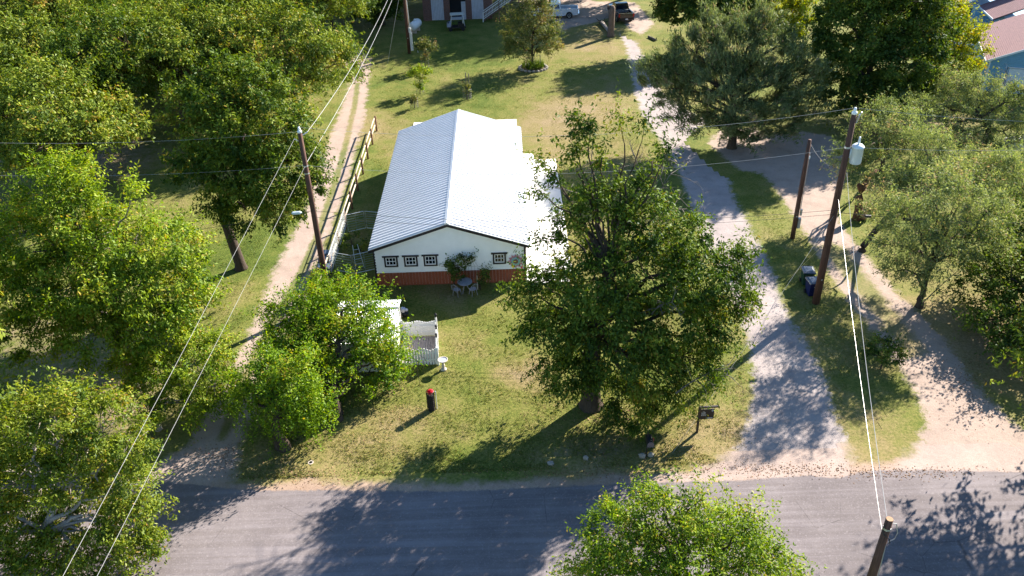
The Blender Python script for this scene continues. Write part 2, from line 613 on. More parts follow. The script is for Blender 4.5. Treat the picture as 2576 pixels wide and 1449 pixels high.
# roof: ribbed panels
def roof_panel(side, ya, yb):
    xe = EL if side < 0 else ER
    L = abs(XC - xe)
    prof = []
    y = ya
    pitch = .366
    k = 0
    while y < yb - .02:
        prof += [(y, 0), (y + .13, 0), (y + .142, .06), (y + .198, .06), (y + .21, 0)]
        y += pitch
    prof.append((yb, 0))
    mb = MB()
    vs, fs = [], []
    for yy, h in prof:
        vs += [(XC, yy, ZR + h), (xe, yy, ZE + h), (XC, yy, ZR - .05), (xe, yy, ZE - .05)]
    for i in range(len(prof) - 1):
        a, b = 4 * i, 4 * i + 4
        q = [(a, b, b + 1, a + 1), (a + 2, a + 3, b + 3, b + 2), (a + 1, b + 1, b + 3, a + 3)]
        fs += q if side > 0 else [t_[::-1] for t_ in q]
    fs += [(0, 1, 3, 2), tuple(4 * (len(prof) - 1) + i for i in (0, 2, 3, 1))]
    return mb.add(vs, fs)
npan = 18
for side in (-1, 1):
    for i in range(npan):
        ya = Y0 + i * 1.098
        yb = min(Y0 + (i + 1) * 1.098, Y1)
        part("roof_panel", roof_panel(side, ya, yb - .001), M_roof, house, world=True)
part("ridge_cap", MB().prism([(XC - .16, ZR + .025 - .16 * slope + .03), (XC, ZR + .085), (XC + .16, ZR + .025 - .16 * slope + .03), (XC + .14, ZR - .02), (XC - .14, ZR - .02)], Y0 - .02, Y1 + .02), M_roof, house, world=True)
for s_, xe in ((-1, EL), (1, ER)):
    mb = MB()
    mb.prism([(XC, ZR - .052), (xe, ZE - .052), (xe, ZE - .052 - .17), (XC, ZR - .052 - .17)], Y0 - .015, Y0 + .03)
    part("rake_trim", mb, M_trim, house, world=True)
    part("eave_trim", MB().box((xe + s_ * -.02, (Y0 + Y1) / 2, ZE - .14), (.04, Y1 - Y0 - .08, .15)), M_trim if s_ < 0 else M_sash, house, world=True)
    sf = MB().prism([(XC, ZR - .055), (xe - s_ * .06, ZE - .055), (xe - s_ * .06, ZE - .075), (XC, ZR - .075)], Y0 + .03, YF + .02)
    part("soffit", sf, M_wall, house, world=True)
# windows on the gable
def zb(x, y):
    return ((1120 + x / 5.152) * .83854, (680 + y / 5.152) * .83854)
for x0, x1, y0, y1 in ((160, 383, 452, 622), (465, 690, 442, 614), (768, 993, 430, 606), (1838, 2055, 400, 574)):
    A = at(*zb(x0 + 8, (y0 + y1) / 2), YF - .05)
    B = at(*zb(x1 - 5, (y0 + y1) / 2), YF - .05)
    zt = at(*zb((x0 + x1) / 2, y0), YF - .05)[2]
    zl = at(*zb((x0 + x1) / 2, y1), YF - .05)[2]
    xa, xb = A[0], B[0]
    cx = (xa + xb) / 2
    wd, ht = xb - xa, zt - zl
    f = MB()
    f.box((0, -.055, ht / 2 - .05), (wd + .20, .10, .09))
    f.box((0, -.05, -ht / 2 + .05), (wd, .08, .10))
    f.box((-wd / 2 + .05, -.05, .0), (.10, .078, ht - .2))
    f.box((wd / 2 - .05, -.05, .0), (.10, .078, ht - .2))
    win = part("window", f, M_trim, house)
    win.location = (cx - XC, 0, (zt + zl) / 2)
    g = MB()
    iw, ih = wd - .2, ht - .2
    for q in (-1, 1):
        g.box((q * (iw / 2 - .025), -.045, 0), (.05, .05, ih))
        g.box((0, -.0451, q * (ih / 2 - .03)), (iw - .1, .05, .06))
    for q in (-1, 1):
        g.box((q * iw / 6, -.044, 0), (.03, .04, ih - .12))
    g.box((0, -.0435, 0), (iw - .1, .038, .03))
    part("sash", g, M_sash, win)
    for i in range(3):
        for j in range(2):
            part("pane", MB().box(((i - 1) * iw / 3, -.034, (j - .5) * (ih - .1) / 2), (iw / 3 - .03, .008, (ih - .1) / 2 - .02)), M_glass, win)
# metal flower on the wall
fc = at(*zb(2200, 535), YF - .10)
flower = thing("metal_flower", "metal flower with pink and teal petals hung on the white gable wall", "wall art", fc)
M_pink = mat("faded pink paint", (.50, .22, .27), .5)
M_teal = mat("pale teal paint", (.25, .45, .47), .5)
M_rust = mat("rusty centre", (.20, .11, .07), .7)
M_red = mat("hot pink paint", (.72, .06, .12), .5)
for ring, (n_, r0, r1, ww, mm, yy) in enumerate(((12, .16, .50, .10, M_pink, .02), (10, .12, .34, .085, M_teal, -.02))):
    for k in range(n_):
        q = 2 * math.pi * (k + .5 * ring) / n_
        c_, s_ = math.cos(q), math.sin(q)
        pts = [(r0, -ww * .35), ((r0 + r1) / 2, -ww), (r1, 0), ((r0 + r1) / 2, ww), (r0, ww * .35)]
        part("petal", MB().prism([(a * c_ - b * s_, a * s_ + b * c_) for a, b in pts], yy - .006, yy + .006), mm, flower)
part("flower_centre", MB().lathe([(.17, -.02), (.15, -.06), (.06, -.085)], 14, axis='Y'), M_rust, flower)
part("stem", MB().tube([(.02, .03, -.4), (.05, .03, -1.3)], .012), M_trim, flower)
part("leaf", MB().prism([(.28, -.50), (.36, -.38), (.44, -.26), (.42, -.5), (.38, -.56)], .0, .015), M_red, flower)

# ================================================================ TREES
def leaf_mat(name, dark, mid, light, trans=.42, gloss=.010):
    t = NT(name)
    k = t.attr('lc')
    c = t.ramp(k, [(.1, dark), (.5, mid), (.90, light), (1.0, (light[0] * 1.15, light[1] * .72, light[2] * 1.2))])
    d = t.n("BsdfDiffuse")
    t.l(c, d.inputs[0])
    tr = t.n("BsdfTranslucent")
    t.l(t.mix(.55, c, (1.0, 1.0, .25), 'MULTIPLY'), tr.inputs[0])
    hv = t.n("HueSaturation")
    hv.inputs['Value'].default_value = 1.5
    hv.inputs['Saturation'].default_value = 1.05
    t.l(tr.inputs[0].links[0].from_socket, hv.inputs['Color'])
    t.l(hv.outputs[0], tr.inputs[0])
    m = t.n("MixShader")
    m.inputs[0].default_value = trans
    t.l(d.outputs[0], m.inputs[1])
    t.l(tr.outputs[0], m.inputs[2])
    g = t.n("BsdfGlossy")
    g.inputs['Roughness'].default_value = .5
    g.inputs[0].default_value = (.9, .95, 1, 1)
    m2 = t.n("MixShader")
    m2.inputs[0].default_value = gloss
    t.l(m.outputs[0], m2.inputs[1])
    t.l(g.outputs[0], m2.inputs[2])
    t.l(m2.outputs[0], t.out.inputs[0])
    return t.m


def bark_mat(name, col):
    t = NT(name)
    mp = t.n("Mapping")
    mp.inputs['Scale'].default_value = (5, 5, 1.2)
    t.l(t.obj(), mp.inputs['Vector'])
    f = t.noise(mp.outputs[0], 2.2, 6, .7)
    c = t.ramp(f, [(.3, tuple(x * .45 for x in col)), (.7, col)])
    return t.surf(c, .95, 0, t.bump(f, .8, .05), .1)


B_dark = bark_mat("dark bark", (.085, .065, .050))
B_grey = bark_mat("grey bark", (.19, .165, .145))
B_pale = bark_mat("pale bark", (.42, .36, .31))

L_pecan = leaf_mat("pecan leaves", (0.025, 0.054, 0.006), (0.077, 0.124, 0.012), (0.184, 0.226, 0.022), .24)
L_grove = leaf_mat("orchard leaves", (0.047, 0.083, 0.012), (0.131, 0.180, 0.020), (0.249, 0.274, 0.030), .22)
L_bright = leaf_mat("bright green leaves", (0.059, 0.113, 0.007), (0.154, 0.229, 0.014), (0.280, 0.325, 0.025), .32)
L_vine = leaf_mat("vine leaves", (0.048, 0.108, 0.007), (0.134, 0.225, 0.013), (0.260, 0.319, 0.021), .42)
L_cedar = leaf_mat("grey green needles", (.050, .076, .026), (.120, .155, .058), (.230, .255, .100), .22)
L_oak = leaf_mat("oak leaves", (0.024, 0.047, 0.007), (0.061, 0.103, 0.014), (0.149, 0.194, 0.027), .26)
L_yellow = leaf_mat("yellow green leaves", (.120, .145, .008), (.215, .245, .012), (.36, .35, .016), .36)
L_mesq = leaf_mat("feathery leaflets", (.080, .112, .042), (.180, .220, .078), (.31, .335, .140), .30)
L_ornam = leaf_mat("sapling leaves", (.040, .068, .016), (.110, .132, .034), (.230, .205, .065), .32)


def unit(a):
    return a / (np.linalg.norm(a, axis=1, keepdims=True) + 1e-9)


def leaf_quads(c, nrm, tdir, L, W, lc):
    """one four-cornered leaf per centre"""
    t = unit(tdir - nrm * (tdir * nrm).sum(1, keepdims=True))
    b = np.cross(nrm, t)
    L = L[:, None]
    W = W[:, None]
    v = np.stack([c - t * L * .5, c + b * W * .5 + t * L * .05, c + t * L * .5 - nrm * L * .12, c - b * W * .5 + t * L * .05], 1)
    return v.reshape(-1, 3), np.repeat(lc, 4)


def quads_mesh(name, parts, mat_, off=(0, 0, 0)):
    v = np.concatenate([p[0] for p in parts]) - np.array(off)
    lc = np.concatenate([p[1] for p in parts])
    n = len(v) // 4
    me = D.meshes.new(name)
    me.vertices.add(len(v))
    me.vertices.foreach_set('co', v.astype(np.float32).ravel())
    me.loops.add(4 * n)
    me.loops.foreach_set('vertex_index', np.arange(4 * n, dtype=np.int32))
    me.polygons.add(n)
    me.polygons.foreach_set('loop_start', np.arange(0, 4 * n, 4, dtype=np.int32))
    me.update()
    fattr(me, 'lc', np.clip(lc, 0, 1))
    me.materials.append(mat_)
    return me


def sphere_dirs(rng, n):
    d = rng.normal(size=(n, 3))
    return unit(d)


def clump_points(blobs, rc, dens, rng, inner=.10, zmin=.5):
    """spread leaf clumps over the outer part of a set of ellipsoids"""
    out = []
    for (c, R, k) in blobs:
        R = np.array(R)
        n = int(dens * k * 4 * (R[0] * R[1] + R[1] * R[2] + R[0] * R[2]) / (rc * rc * 3.1)) + 1
        d = sphere_dirs(rng, n)
        d[:, 2] = np.where(d[:, 2] < -.5, -d[:, 2] * .7, d[:, 2])
        f = np.where(rng.random(n) < inner, rng.uniform(.2, .6, n), rng.uniform(.70, 1.08, n))
        out.append(c + d * f[:, None] * R)
    P = np.concatenate(out)
    keep = np.ones(len(P), bool)
    for (c, R, k) in blobs:
        q = np.linalg.norm((P - c) / np.array(R), axis=1)
        keep &= ~((q < .55) & (rng.random(len(P)) < .75))
    keep &= P[:, 2] > zmin
    P = P[keep]
    sel = []
    cell = {}
    md = rc * .80
    for i in rng.permutation(len(P)):
        p = P[i]
        k = tuple((p // md).astype(int))
        ok = True
        for dx in (-1, 0, 1):
            for dy in (-1, 0, 1):
                for dz in (-1, 0, 1):
                    for j in cell.get((k[0] + dx, k[1] + dy, k[2] + dz), ()):
                        if ((P[j] - p) ** 2).sum() < md * md:
                            ok = False
        if ok:
            sel.append(i)
            cell.setdefault(k, []).append(i)
    return P[sel]


def bez(a, b, c, n):
    t = np.linspace(0, 1, n)[:, None]
    return (1 - t) ** 2 * a + 2 * t * (1 - t) * b + t * t * c


STY = {   # leaf length, width, leaves per clump, clump radius, droop, up bias, strands
    'pecan': dict(L=.235, W=.098, n=230, rc=.72, droop=.5, up=.55),
    'near': dict(L=.17, W=.068, n=240, rc=.56, droop=.4, up=.5),
    'grove': dict(L=.29, W=.12, n=190, rc=.90, droop=.4, up=.55),
    'cedar': dict(L=.42, W=.07, n=150, rc=.70, droop=-.9, up=.2),
    'oak': dict(L=.22, W=.115, n=180, rc=.72, droop=.2, up=.5),
    'mesq': dict(L=.22, W=.052, n=240, rc=.72, droop=.7, up=.2),
    'vine': dict(L=.145, W=.07, n=190, rc=.52, droop=.3, up=.5, sf=.5, sl=2.3),
    'small': dict(L=.15, W=.07, n=60, rc=.30, droop=.2, up=.5),
}


def foliage(P, centre, sty, rng, lmul=1.0):
    s = STY[sty]
    n = s['n']
    N = len(P) * n
    cid = np.repeat(np.arange(len(P)), n)
    d = sphere_dirs(rng, N)
    rcl = s['rc'] * rng.uniform(.55, 1.35, len(P))
    r = rcl[cid] * rng.random(N) ** .45
    out = unit(P - centre + np.array([0, 0, .6]))
    # shoots: part of the leaves are strung along a few twig lines that reach past the clump
    pos = P[cid] + d * r[:, None] * np.array([1, 1, .72])
    shoot = rng.random(N) < s.get('sf', .36)
    nsh = 4
    sh = unit(out[:, None, :].repeat(nsh, 1).reshape(-1, 3) * .9 + sphere_dirs(rng, len(P) * nsh) * .9 + np.array([0, 0, .15 - .3 * s['droop']]))
    sid = cid * nsh + rng.integers(0, nsh, N)
    along = rng.random(N) * s.get('sl', 1.8) * rcl[cid]
    p2 = P[cid] + sh[sid] * along[:, None] + rng.normal(size=(N, 3)) * .09
    pos = np.where(shoot[:, None], p2, pos)
    nrm = unit(d * .55 + out[cid] * .35 + np.array([0, 0, s['up']]) + rng.normal(size=(N, 3)) * .62)
    td = unit(d * .7 + out[cid] * .5 + rng.normal(size=(N, 3)) * .45 - np.array([0, 0, s['droop']]))
    if sty == 'cedar':
        td = unit(out[cid] * .8 + rng.normal(size=(N, 3)) * .35 + np.array([0, 0, .75]))
    L = s['L'] * lmul * rng.uniform(.65, 1.3, N)
    W = s['W'] * lmul * rng.uniform(.7, 1.25, N)
    tone = rng.normal(0, .18, len(P))
    lc = .48 + tone[cid] + rng.normal(0, .16, N)
    lc = np.where(rng.random(N) < .02, 1.0, lc)
    return leaf_quads(pos, nrm, td, L, W, lc)


def build_tree(name, label, cat, base, blobs, sty, lmat, bark, tr=.25, fork=2.2, dens=1.0, seed=1, group=None, lmul=1.0, bare=None, strands=0, lean=(0, 0), extra=None, inner=.10, twig=1.0, trunks=1, zmin=.5):
    rng = np.random.default_rng(seed)
    B0 = np.array([base[0], base[1], 0.0])
    blobs = [(np.array(b[0], float), b[1], (b[2] if len(b) > 2 else 1.0)) for b in blobs]
    s = STY[sty]
    root = thing(name, label, cat, tuple(B0), 0, group)
    P = clump_points(blobs, s['rc'], dens, rng, inner, zmin)
    cen = np.mean([b[0] for b in blobs], 0)
    cen[2] *= .8
    tb = MB()
    F = B0 + np.array([lean[0], lean[1], fork])
    # trunk with a flared foot
    for k in range(trunks):
        o = np.array([0, 0, 0]) if k == 0 else np.array([rng.uniform(-.5, .5), rng.uniform(-.5, .5), 0])
        mid = (B0 + F) / 2 + rng.normal(size=3) * np.array([.07, .07, 0]) + o * .6
        pts = [B0 + o + (0, 0, -.15), B0 + o + (0, 0, .12), *bez(B0 + o + (0, 0, .35), mid, F, 5)]
        tb.tube(pts, [tr * 1.55, tr * 1.22, *np.linspace(tr * 1.03, tr * .82, 5)], 10)
    limbpts, limbrad = [], []
    top = max(b[0][2] for b in blobs)
    axis_top = F + (np.array([cen[0], cen[1], F[2] + (top - F[2]) * .55]) - F) * .8
    ax = bez(F, (F + axis_top) / 2 + rng.normal(size=3) * .2, axis_top, 6)
    tb.tube(ax, np.linspace(tr * .82, tr * .22, 6), 8)
    limbpts += list(ax)
    limbrad += list(np.linspace(tr * .6, tr * .2, 6))
    for c, R, k in blobs:
        f = np.clip((c[2] - F[2]) / max(.5, axis_top[2] - F[2]) - .55, 0, .75)
        st = F + (axis_top - F) * f
        en = c + (c - cen) * (.12 if R[0] > 1.5 else -.12)
        ct = st + (en - st) * .5 + np.array([0, 0, .18 * np.linalg.norm(en - st)]) + rng.normal(size=3) * .25
        L = bez(st, ct, en, 8)
        L[1:-1] += rng.normal(size=(6, 3)) * .10
        rr = np.linspace(min(tr * rng.uniform(.38, .52), .045 + .075 * R[0]), .03, 8)
        tb.tube(L, rr, 6)
        limbpts += list(L[1:])
        limbrad += list(rr[1:])
    LP = np.array(limbpts)
    LR = np.array(limbrad)
    for p in P:
        dd = np.linalg.norm(LP - p, axis=1) + .6 * np.maximum(0, LP[:, 2] - p[2] + .2)
        j = int(dd.argmin())
        a = LP[j]
        m = (a + p) / 2 + np.array([0, 0, .12 * np.linalg.norm(p - a)]) + rng.normal(size=3) * .12
        r0 = min(LR[j] * .6, .055) * twig
        tb.tube(bez(a, m, p, 4), [r0, r0 * .8, r0 * .6, .012 * twig], 4, False)
    part('trunk', tb, bark, root, True, world=True)
    fol = [foliage(P, cen, sty, rng, lmul)]
    if strands:
        n_ = strands
        lowest = P[np.argsort(P[:, 2] + rng.normal(0, .8, len(P)))[:max(8, len(P) // 2)]]
        for _ in range(n_):
            p = lowest[rng.integers(len(lowest))] + rng.normal(size=3) * .3
            ln = min(rng.uniform(.8, 2.6), p[2] - .15)
            if ln < .3:
                continue
            m_ = int(ln / .035)
            tt = np.linspace(0, ln, m_)
            sw = np.stack([.12 * np.sin(tt * 2 + rng.random() * 6), .12 * np.cos(tt * 2.3 + rng.random() * 6), -tt], 1) + p
            q = sw + rng.normal(size=(m_, 3)) * .06
            nr = unit(rng.normal(size=(m_, 3)) + np.array([0, 0, .5]))
            fol.append(leaf_quads(q, nr, unit(rng.normal(size=(m_, 3)) - np.array([0, 0, .6])), np.full(m_, s['L'] * .9), np.full(m_, s['W'] * .95), .45 + rng.normal(0, .15, m_)))
    if extra:
        fol += extra(P, rng)
    o = link('crown', quads_mesh('crown', fol, lmat, tuple(B0)), root)
    o['kind'] = 'stuff'
    if bare:
        for a, e, k in bare:
            bb = MB()
            twigs(bb, np.array(a, float), np.array(e, float), rng, k)
            part('bare_branch', bb, B_pale if bark is B_pale else B_grey, root, True, world=True)
    return root


def twigs(mb, a, e, rng, depth, r=.045):
    L = np.linalg.norm(e - a)
    m = (a + e) / 2 + np.array([0, 0, .1 * L]) + rng.normal(size=3) * .14 * L
    pts = bez(a, m, e, 6)
    mb.tube(pts, np.linspace(r, r * .35, 6), 5, False)
    if depth > 0:
        for i in range(2, 6):
            for _ in range(2 if depth > 1 else 1):
                d = unit(((e - a) / L * .8 + rng.normal(size=3) * .75)[None])[0]
                twigs(mb, pts[i], pts[i] + d * L * rng.uniform(.32, .5), rng, depth - 1, max(.007, r * .45))


def PB(lst, yb=None, k=.45):
    """crown masses given by line of sight, depth and size -> real ellipsoids"""
    out = []
    for q in lst:
        u, v, Y, rp = q[:4]
        if yb is not None:
            Y = yb + (Y - yb) * k
        c = at(u, v, Y)
        r = rp * mpp(c)
        c[2] = max(c[2], r * .45 + .6)
        out.append((c, (r, r * 1.2, r * .85), q[4] if len(q) > 4 else 1.0))
    return out

# ---- the big pecan on the front lawn
build_tree('pecan_tree', 'tall dark pecan with thin open top limbs, standing on the front lawn', 'tree', G(1487, 1020),
           PB([(1500, 700, 33.0, 105), (1640, 700, 34.5, 125), (1760, 690, 33.0, 105), (1560, 830, 30.5, 115), (1700, 830, 31.0, 115), (1405, 735, 34, 76),
               (1338, 715, 34, 44), (1390, 840, 32.5, 78), (1440, 930, 30.5, 72), (1340, 760, 33, 48), (1790, 800, 31.5, 75), (1640, 930, 29.5, 85), (1740, 920, 30, 65),
               (1590, 1010, 28.5, 62), (1700, 985, 29, 45), (1620, 1060, 28, 30), (1500, 960, 30, 50),
               (1548, 530, 34.6, 46, 1.1), (1489, 490, 35.2, 44, 1.1), (1440, 570, 34.8, 50, .6), (1469, 520, 35, 44, .6), (1541, 478, 35.2, 36, 1.1), (1720, 575, 34, 44, .6), (1392, 580, 34.5, 34, .7), (1588, 531, 35, 32, 1.1), (1650, 535, 34.6, 40, .6), (1600, 600, 34, 60, 1.1),
               (1469, 318, 37, 34, .30), (1508, 352, 36.8, 24, .30), (1442, 345, 36.8, 26, .30), (1574, 315, 37, 17, .30), (1614, 331, 36.8, 22, .30), (1653, 362, 36.6, 27, .30), (1682, 371, 36.4, 17, .30), (1376, 411, 36.2, 26, .30), (1436, 391, 36.4, 28, .30), (1456, 420, 36.2, 28, .30), (1515, 434, 36, 32, .30), (1588, 470, 35.6, 24, .30), (1396, 453, 36, 14, .30), (1360, 477, 35.8, 14, .30), (1560, 390, 36.5, 16, .30), (1640, 440, 36, 18, .6),
               (1840, 640, 33, 36, .8), (1860, 760, 32, 34, .8)], 32.9, .42),
           'pecan', L_pecan, B_dark, .50, 4.2, 1.8, 11, lmul=.88,
           bare=[(at(1590, 560, 35.5), at(1700, 410, 36.5), 2), (at(1590, 560, 35.5), at(1735, 525, 35.8), 2), (at(1600, 560, 35.5), at(1660, 520, 35), 2), (at(1590, 560, 35.5), at(1600, 400, 36.8), 2), (at(1580, 560, 35.5), at(1660, 450, 36.3), 2), (at(1500, 500, 36), at(1385, 465, 36), 1), (at(1500, 560, 36), at(1490, 360, 37), 1), (at(1640, 790, 31.5), at(1690, 760, 30.5), 2), (at(1700, 990, 29.5), at(1835, 915, 30), 2)], twig=1.15)

# ---- left side, along the lane
build_tree('pecan_tree', 'tall pecan with a clear leaning trunk on the grass beside the dirt lane', 'tree', G(607, 675),
           PB([(560, 230, 52, 80), (640, 250, 51, 85), (700, 320, 49.5, 88), (600, 330, 49, 95), (520, 330, 50, 75), (680, 420, 47.5, 90), (580, 430, 47, 85), (745, 420, 48, 62), (500, 420, 48, 62), (620, 520, 45.5, 62), (700, 520, 46, 62), (480, 270, 52, 60), (790, 400, 49, 32), (770, 470, 48, 34), (545, 500, 46, 40)], 45.6, .25),
           'pecan', L_pecan, B_dark, .34, 4.0, 1.6, 12, lmul=1.0, lean=(-.5, .3), bare=[(at(590, 330, 49), at(560, 180, 51), 1), (at(640, 430, 48), at(690, 330, 49), 1)])
build_tree('pecan_tree', 'broad bright green tree in front of the orchard at the left edge', 'tree', G(335, 965),
           PB([(150, 520, 40, 95), (90, 600, 39, 95), (240, 590, 38.5, 95), (330, 620, 38, 85), (410, 620, 37.5, 75), (60, 720, 36.5, 90), (180, 700, 35.5, 110), (310, 730, 35, 110), (420, 730, 35, 85), (120, 820, 34, 90), (250, 830, 33, 90), (390, 830, 33, 85), (470, 770, 34, 55), (190, 450, 41, 55), (130, 440, 41, 45), (480, 660, 36.5, 40), (340, 910, 32, 60), (330, 490, 39, 32, .8)], 35.4),
           'pecan', L_bright, B_grey, .38, 3.0, 1.9, 13, lmul=.85)
build_tree('cedar_elm', 'pale forked tree with bare whitish limbs in the bottom left corner beside the road', 'tree', G(165, 1440),
           PB([(60, 1080, 26.5, 85), (170, 1050, 26, 85), (260, 1060, 26.5, 70), (320, 1130, 25.5, 65), (60, 1200, 25, 100), (180, 1180, 24.6, 90), (290, 1230, 24.4, 75), (80, 1330, 23.4, 105), (210, 1330, 23, 95), (320, 1310, 23.4, 70), (370, 1290, 24, 30), (380, 1340, 23.4, 30), (130, 1430, 22, 95), (260, 1430, 22, 90), (350, 1400, 22.4, 45), (20, 1430, 22, 80), (-60, 1250, 24.5, 100)], 23.6),
           'near', leaf_mat("thin olive leaves", (.055, .098, .009), (.145, .192, .017), (.265, .278, .030), .36), B_pale, .24, 2.6, 1.2, 14, inner=.02,
           bare=[(at(168, 1265, 24.2), at(20, 1100, 25.2), 1), (at(168, 1265, 24.2), at(95, 1190, 24.4), 1), (at(172, 1290, 24), at(215, 1090, 25), 1), (at(172, 1290, 24), at(140, 1110, 25), 1), (at(200, 1180, 24.5), at(115, 1095, 25), 1), (at(175, 1300, 24), at(60, 1260, 24), 1), (at(270, 1180, 25), at(330, 1120, 25), 1)], twig=1.4)
build_tree('cedar_elm', 'loose arching tree with thin foliage between the bright tree and the vine hung one', 'tree', G(400, 1080),
           PB([(400, 940, 33.5, 62), (480, 930, 33.5, 62), (550, 970, 33, 55), (420, 1010, 32, 60), (500, 1020, 32, 55), (350, 980, 32.5, 50), (540, 880, 35, 42), (470, 870, 35, 42), (400, 1070, 31, 45, .8), (560, 1030, 32, 35, .8)], 32),
           'near', L_bright, B_pale, .14, 1.8, 1.05, 15, lmul=.95, bare=[(at(535, 965, 33), at(450, 905, 33.5), 1), (at(535, 965, 33), at(480, 930, 33), 1), (at(540, 1010, 32.5), at(535, 960, 33), 0)])
build_tree('vine_tree', 'bushy bright green tree leaning over the corrugated roof of the little shed', 'tree', G(850, 1055),
           PB([(790, 790, 38, 75), (860, 790, 37.5, 70), (920, 830, 36.5, 70), (760, 860, 36, 80), (850, 880, 35.5, 88), (950, 880, 35.5, 62), (980, 910, 35, 50), (720, 870, 36, 55), (800, 960, 34, 75), (900, 960, 33.8, 75), (960, 950, 34, 50), (860, 1020, 32.8, 55), (700, 800, 38, 35), (880, 745, 38.6, 38), (930, 755, 38.4, 28)], 35.2),
           'vine', L_vine, B_dark, .22, 1.4, 1.6, 16, lmul=1.0, strands=60, trunks=2, zmin=.9)
build_tree('vine_tree', 'drooping vine hung tree at the mouth of the dirt lane by the road', 'tree', G(718, 1128),
           PB([(700, 930, 31, 52), (650, 960, 31.4, 44), (745, 960, 30.8, 50), (700, 985, 30.4, 50), (785, 1005, 30.6, 36), (625, 990, 31.2, 32), (660, 915, 31.6, 28), (740, 1010, 30.2, 34), (600, 1000, 31.4, 20), (812, 1020, 30.8, 18), (590, 950, 32, 18), (640, 920, 32, 14), (760, 900, 31.6, 20)], 30.6),
           'vine', L_vine, B_dark, .24, 1.3, 1.6, 17, strands=230, trunks=2, lean=(-.3, .2))
build_tree('cedar_elm', 'light green tree in the foreground on the near side of the road', 'tree', (5.2, 18.6),
           PB([(1548, 1334, 20.4, 71), (1643, 1314, 20.4, 76), (1729, 1294, 20.6, 58), (1833, 1344, 20, 71), (1738, 1374, 19.4, 90), (1624, 1414, 19, 90), (1852, 1424, 19, 80), (1510, 1414, 19.4, 57), (1928, 1424, 19.2, 57), (1748, 1464, 18.2, 104), (1567, 1474, 18.2, 85), (1890, 1484, 18.2, 90), (1995, 1464, 18.8, 42), (1453, 1464, 18.8, 39), (1890, 1334, 20.2, 30), (1662, 1264, 20.8, 20), (1729, 1259, 20.8, 19), (1567, 1294, 20.6, 23)], 18.9),
           'near', L_bright, B_dark, .26, 2.6, 1.5, 18, lmul=.86, inner=.02, twig=1.2)

# ---- orchard at the upper left: four built, the rest copied
def auto_blobs(R, H, n, rng):
    o = [(np.array([0, 0, H - R * .75]), (R * .62, R * .62, R * .62))]
    for i in range(n):
        q = 2 * math.pi * (i + rng.random() * .5) / n
        k = rng.uniform(.48, .75)
        rr = R * rng.uniform(.36, .5)
        o.append((np.array([R * k * math.cos(q), R * k * math.sin(q), H - R * rng.uniform(.62, 1.35)]), (rr, rr, rr * .85)))
    return o

orch = []
for i, (px, R, H) in enumerate((((470, 330), 5.7, 12.0), ((205, 500), 5.6, 11.5), ((752, 318), 5.8, 11.8), ((330, 360), 5.6, 12.5))):
    rg = np.random.default_rng(40 + i)
    g = G(*px)
    bl = [(c + np.array([g[0], g[1], 0]), r) for c, r in auto_blobs(R, H, 11, rg)]
    orch.append(build_tree('orchard_tree', '', 'tree', g, bl, 'grove', L_grove if i != 3 else L_pecan, B_dark, .26, 2.4, 1.1, 50 + i, group='trees of the orchard left of the lane', inner=.08))
labs = ['orchard tree just behind the leaning trunked pecan, its crown edge nearest the lane pole', 'orchard tree behind the broad bright tree, front row nearest the left edge', 'orchard tree reaching over the far bend of the dirt lane', 'dark crowned orchard tree in the middle of the front row']
for o, s_ in zip(orch, labs):
    o['label'] = s_
more = [((60, 330), 1, 2.1, 1.02, 'orchard tree at the left edge behind the front row'), ((420, 250), 0, 1.3, 1.1, 'orchard tree in the second row, straight behind the dark crowned one'), ((590, 175), 1, 3.9, .95, 'orchard tree in the second row next to the lane trees'),
        ((160, 215), 2, .7, 1.25, 'orchard tree in the second row near the left edge'), ((290, 180), 1, 5.0, 1.05, 'orchard tree in the second row with a wide rounded crown'), ((30, 170), 3, 2.9, 1.0, 'orchard tree in the top left corner, third row'), ((420, 120), 2, 4.2, 1.2, 'orchard tree in the third row above the middle of the grove'),
        ((560, 105), 0, 2.2, 1.0, 'orchard tree in the third row, upper middle of the grove'), ((700, 130), 3, 1.1, .95, 'orchard tree at the top edge beside the lane bend'), ((800, 185), 0, 5.3, 1.0, 'rightmost orchard tree, its branches hanging over the lane bend'), ((840, 105), 1, .4, 1.0, 'farthest right orchard tree, close to the lawn pole'),
        ((200, 100), 0, 3.3, 1.0, 'orchard tree at the top edge, left of the middle'), ((650, 260), 1, 5.6, 1.1, 'orchard tree close behind the leaning trunked pecan on its right'), ((90, 60), 2, 1.9, 1.2, 'farthest orchard tree of the top left corner'), ((330, 60), 1, .2, 1.0, 'farthest orchard tree in the middle of the top edge')]
for px, k, rz, sc, s_ in more:
    g = G(*px)
    dup(orch[k], (g[0], g[1], 0), rz, sc, s_)

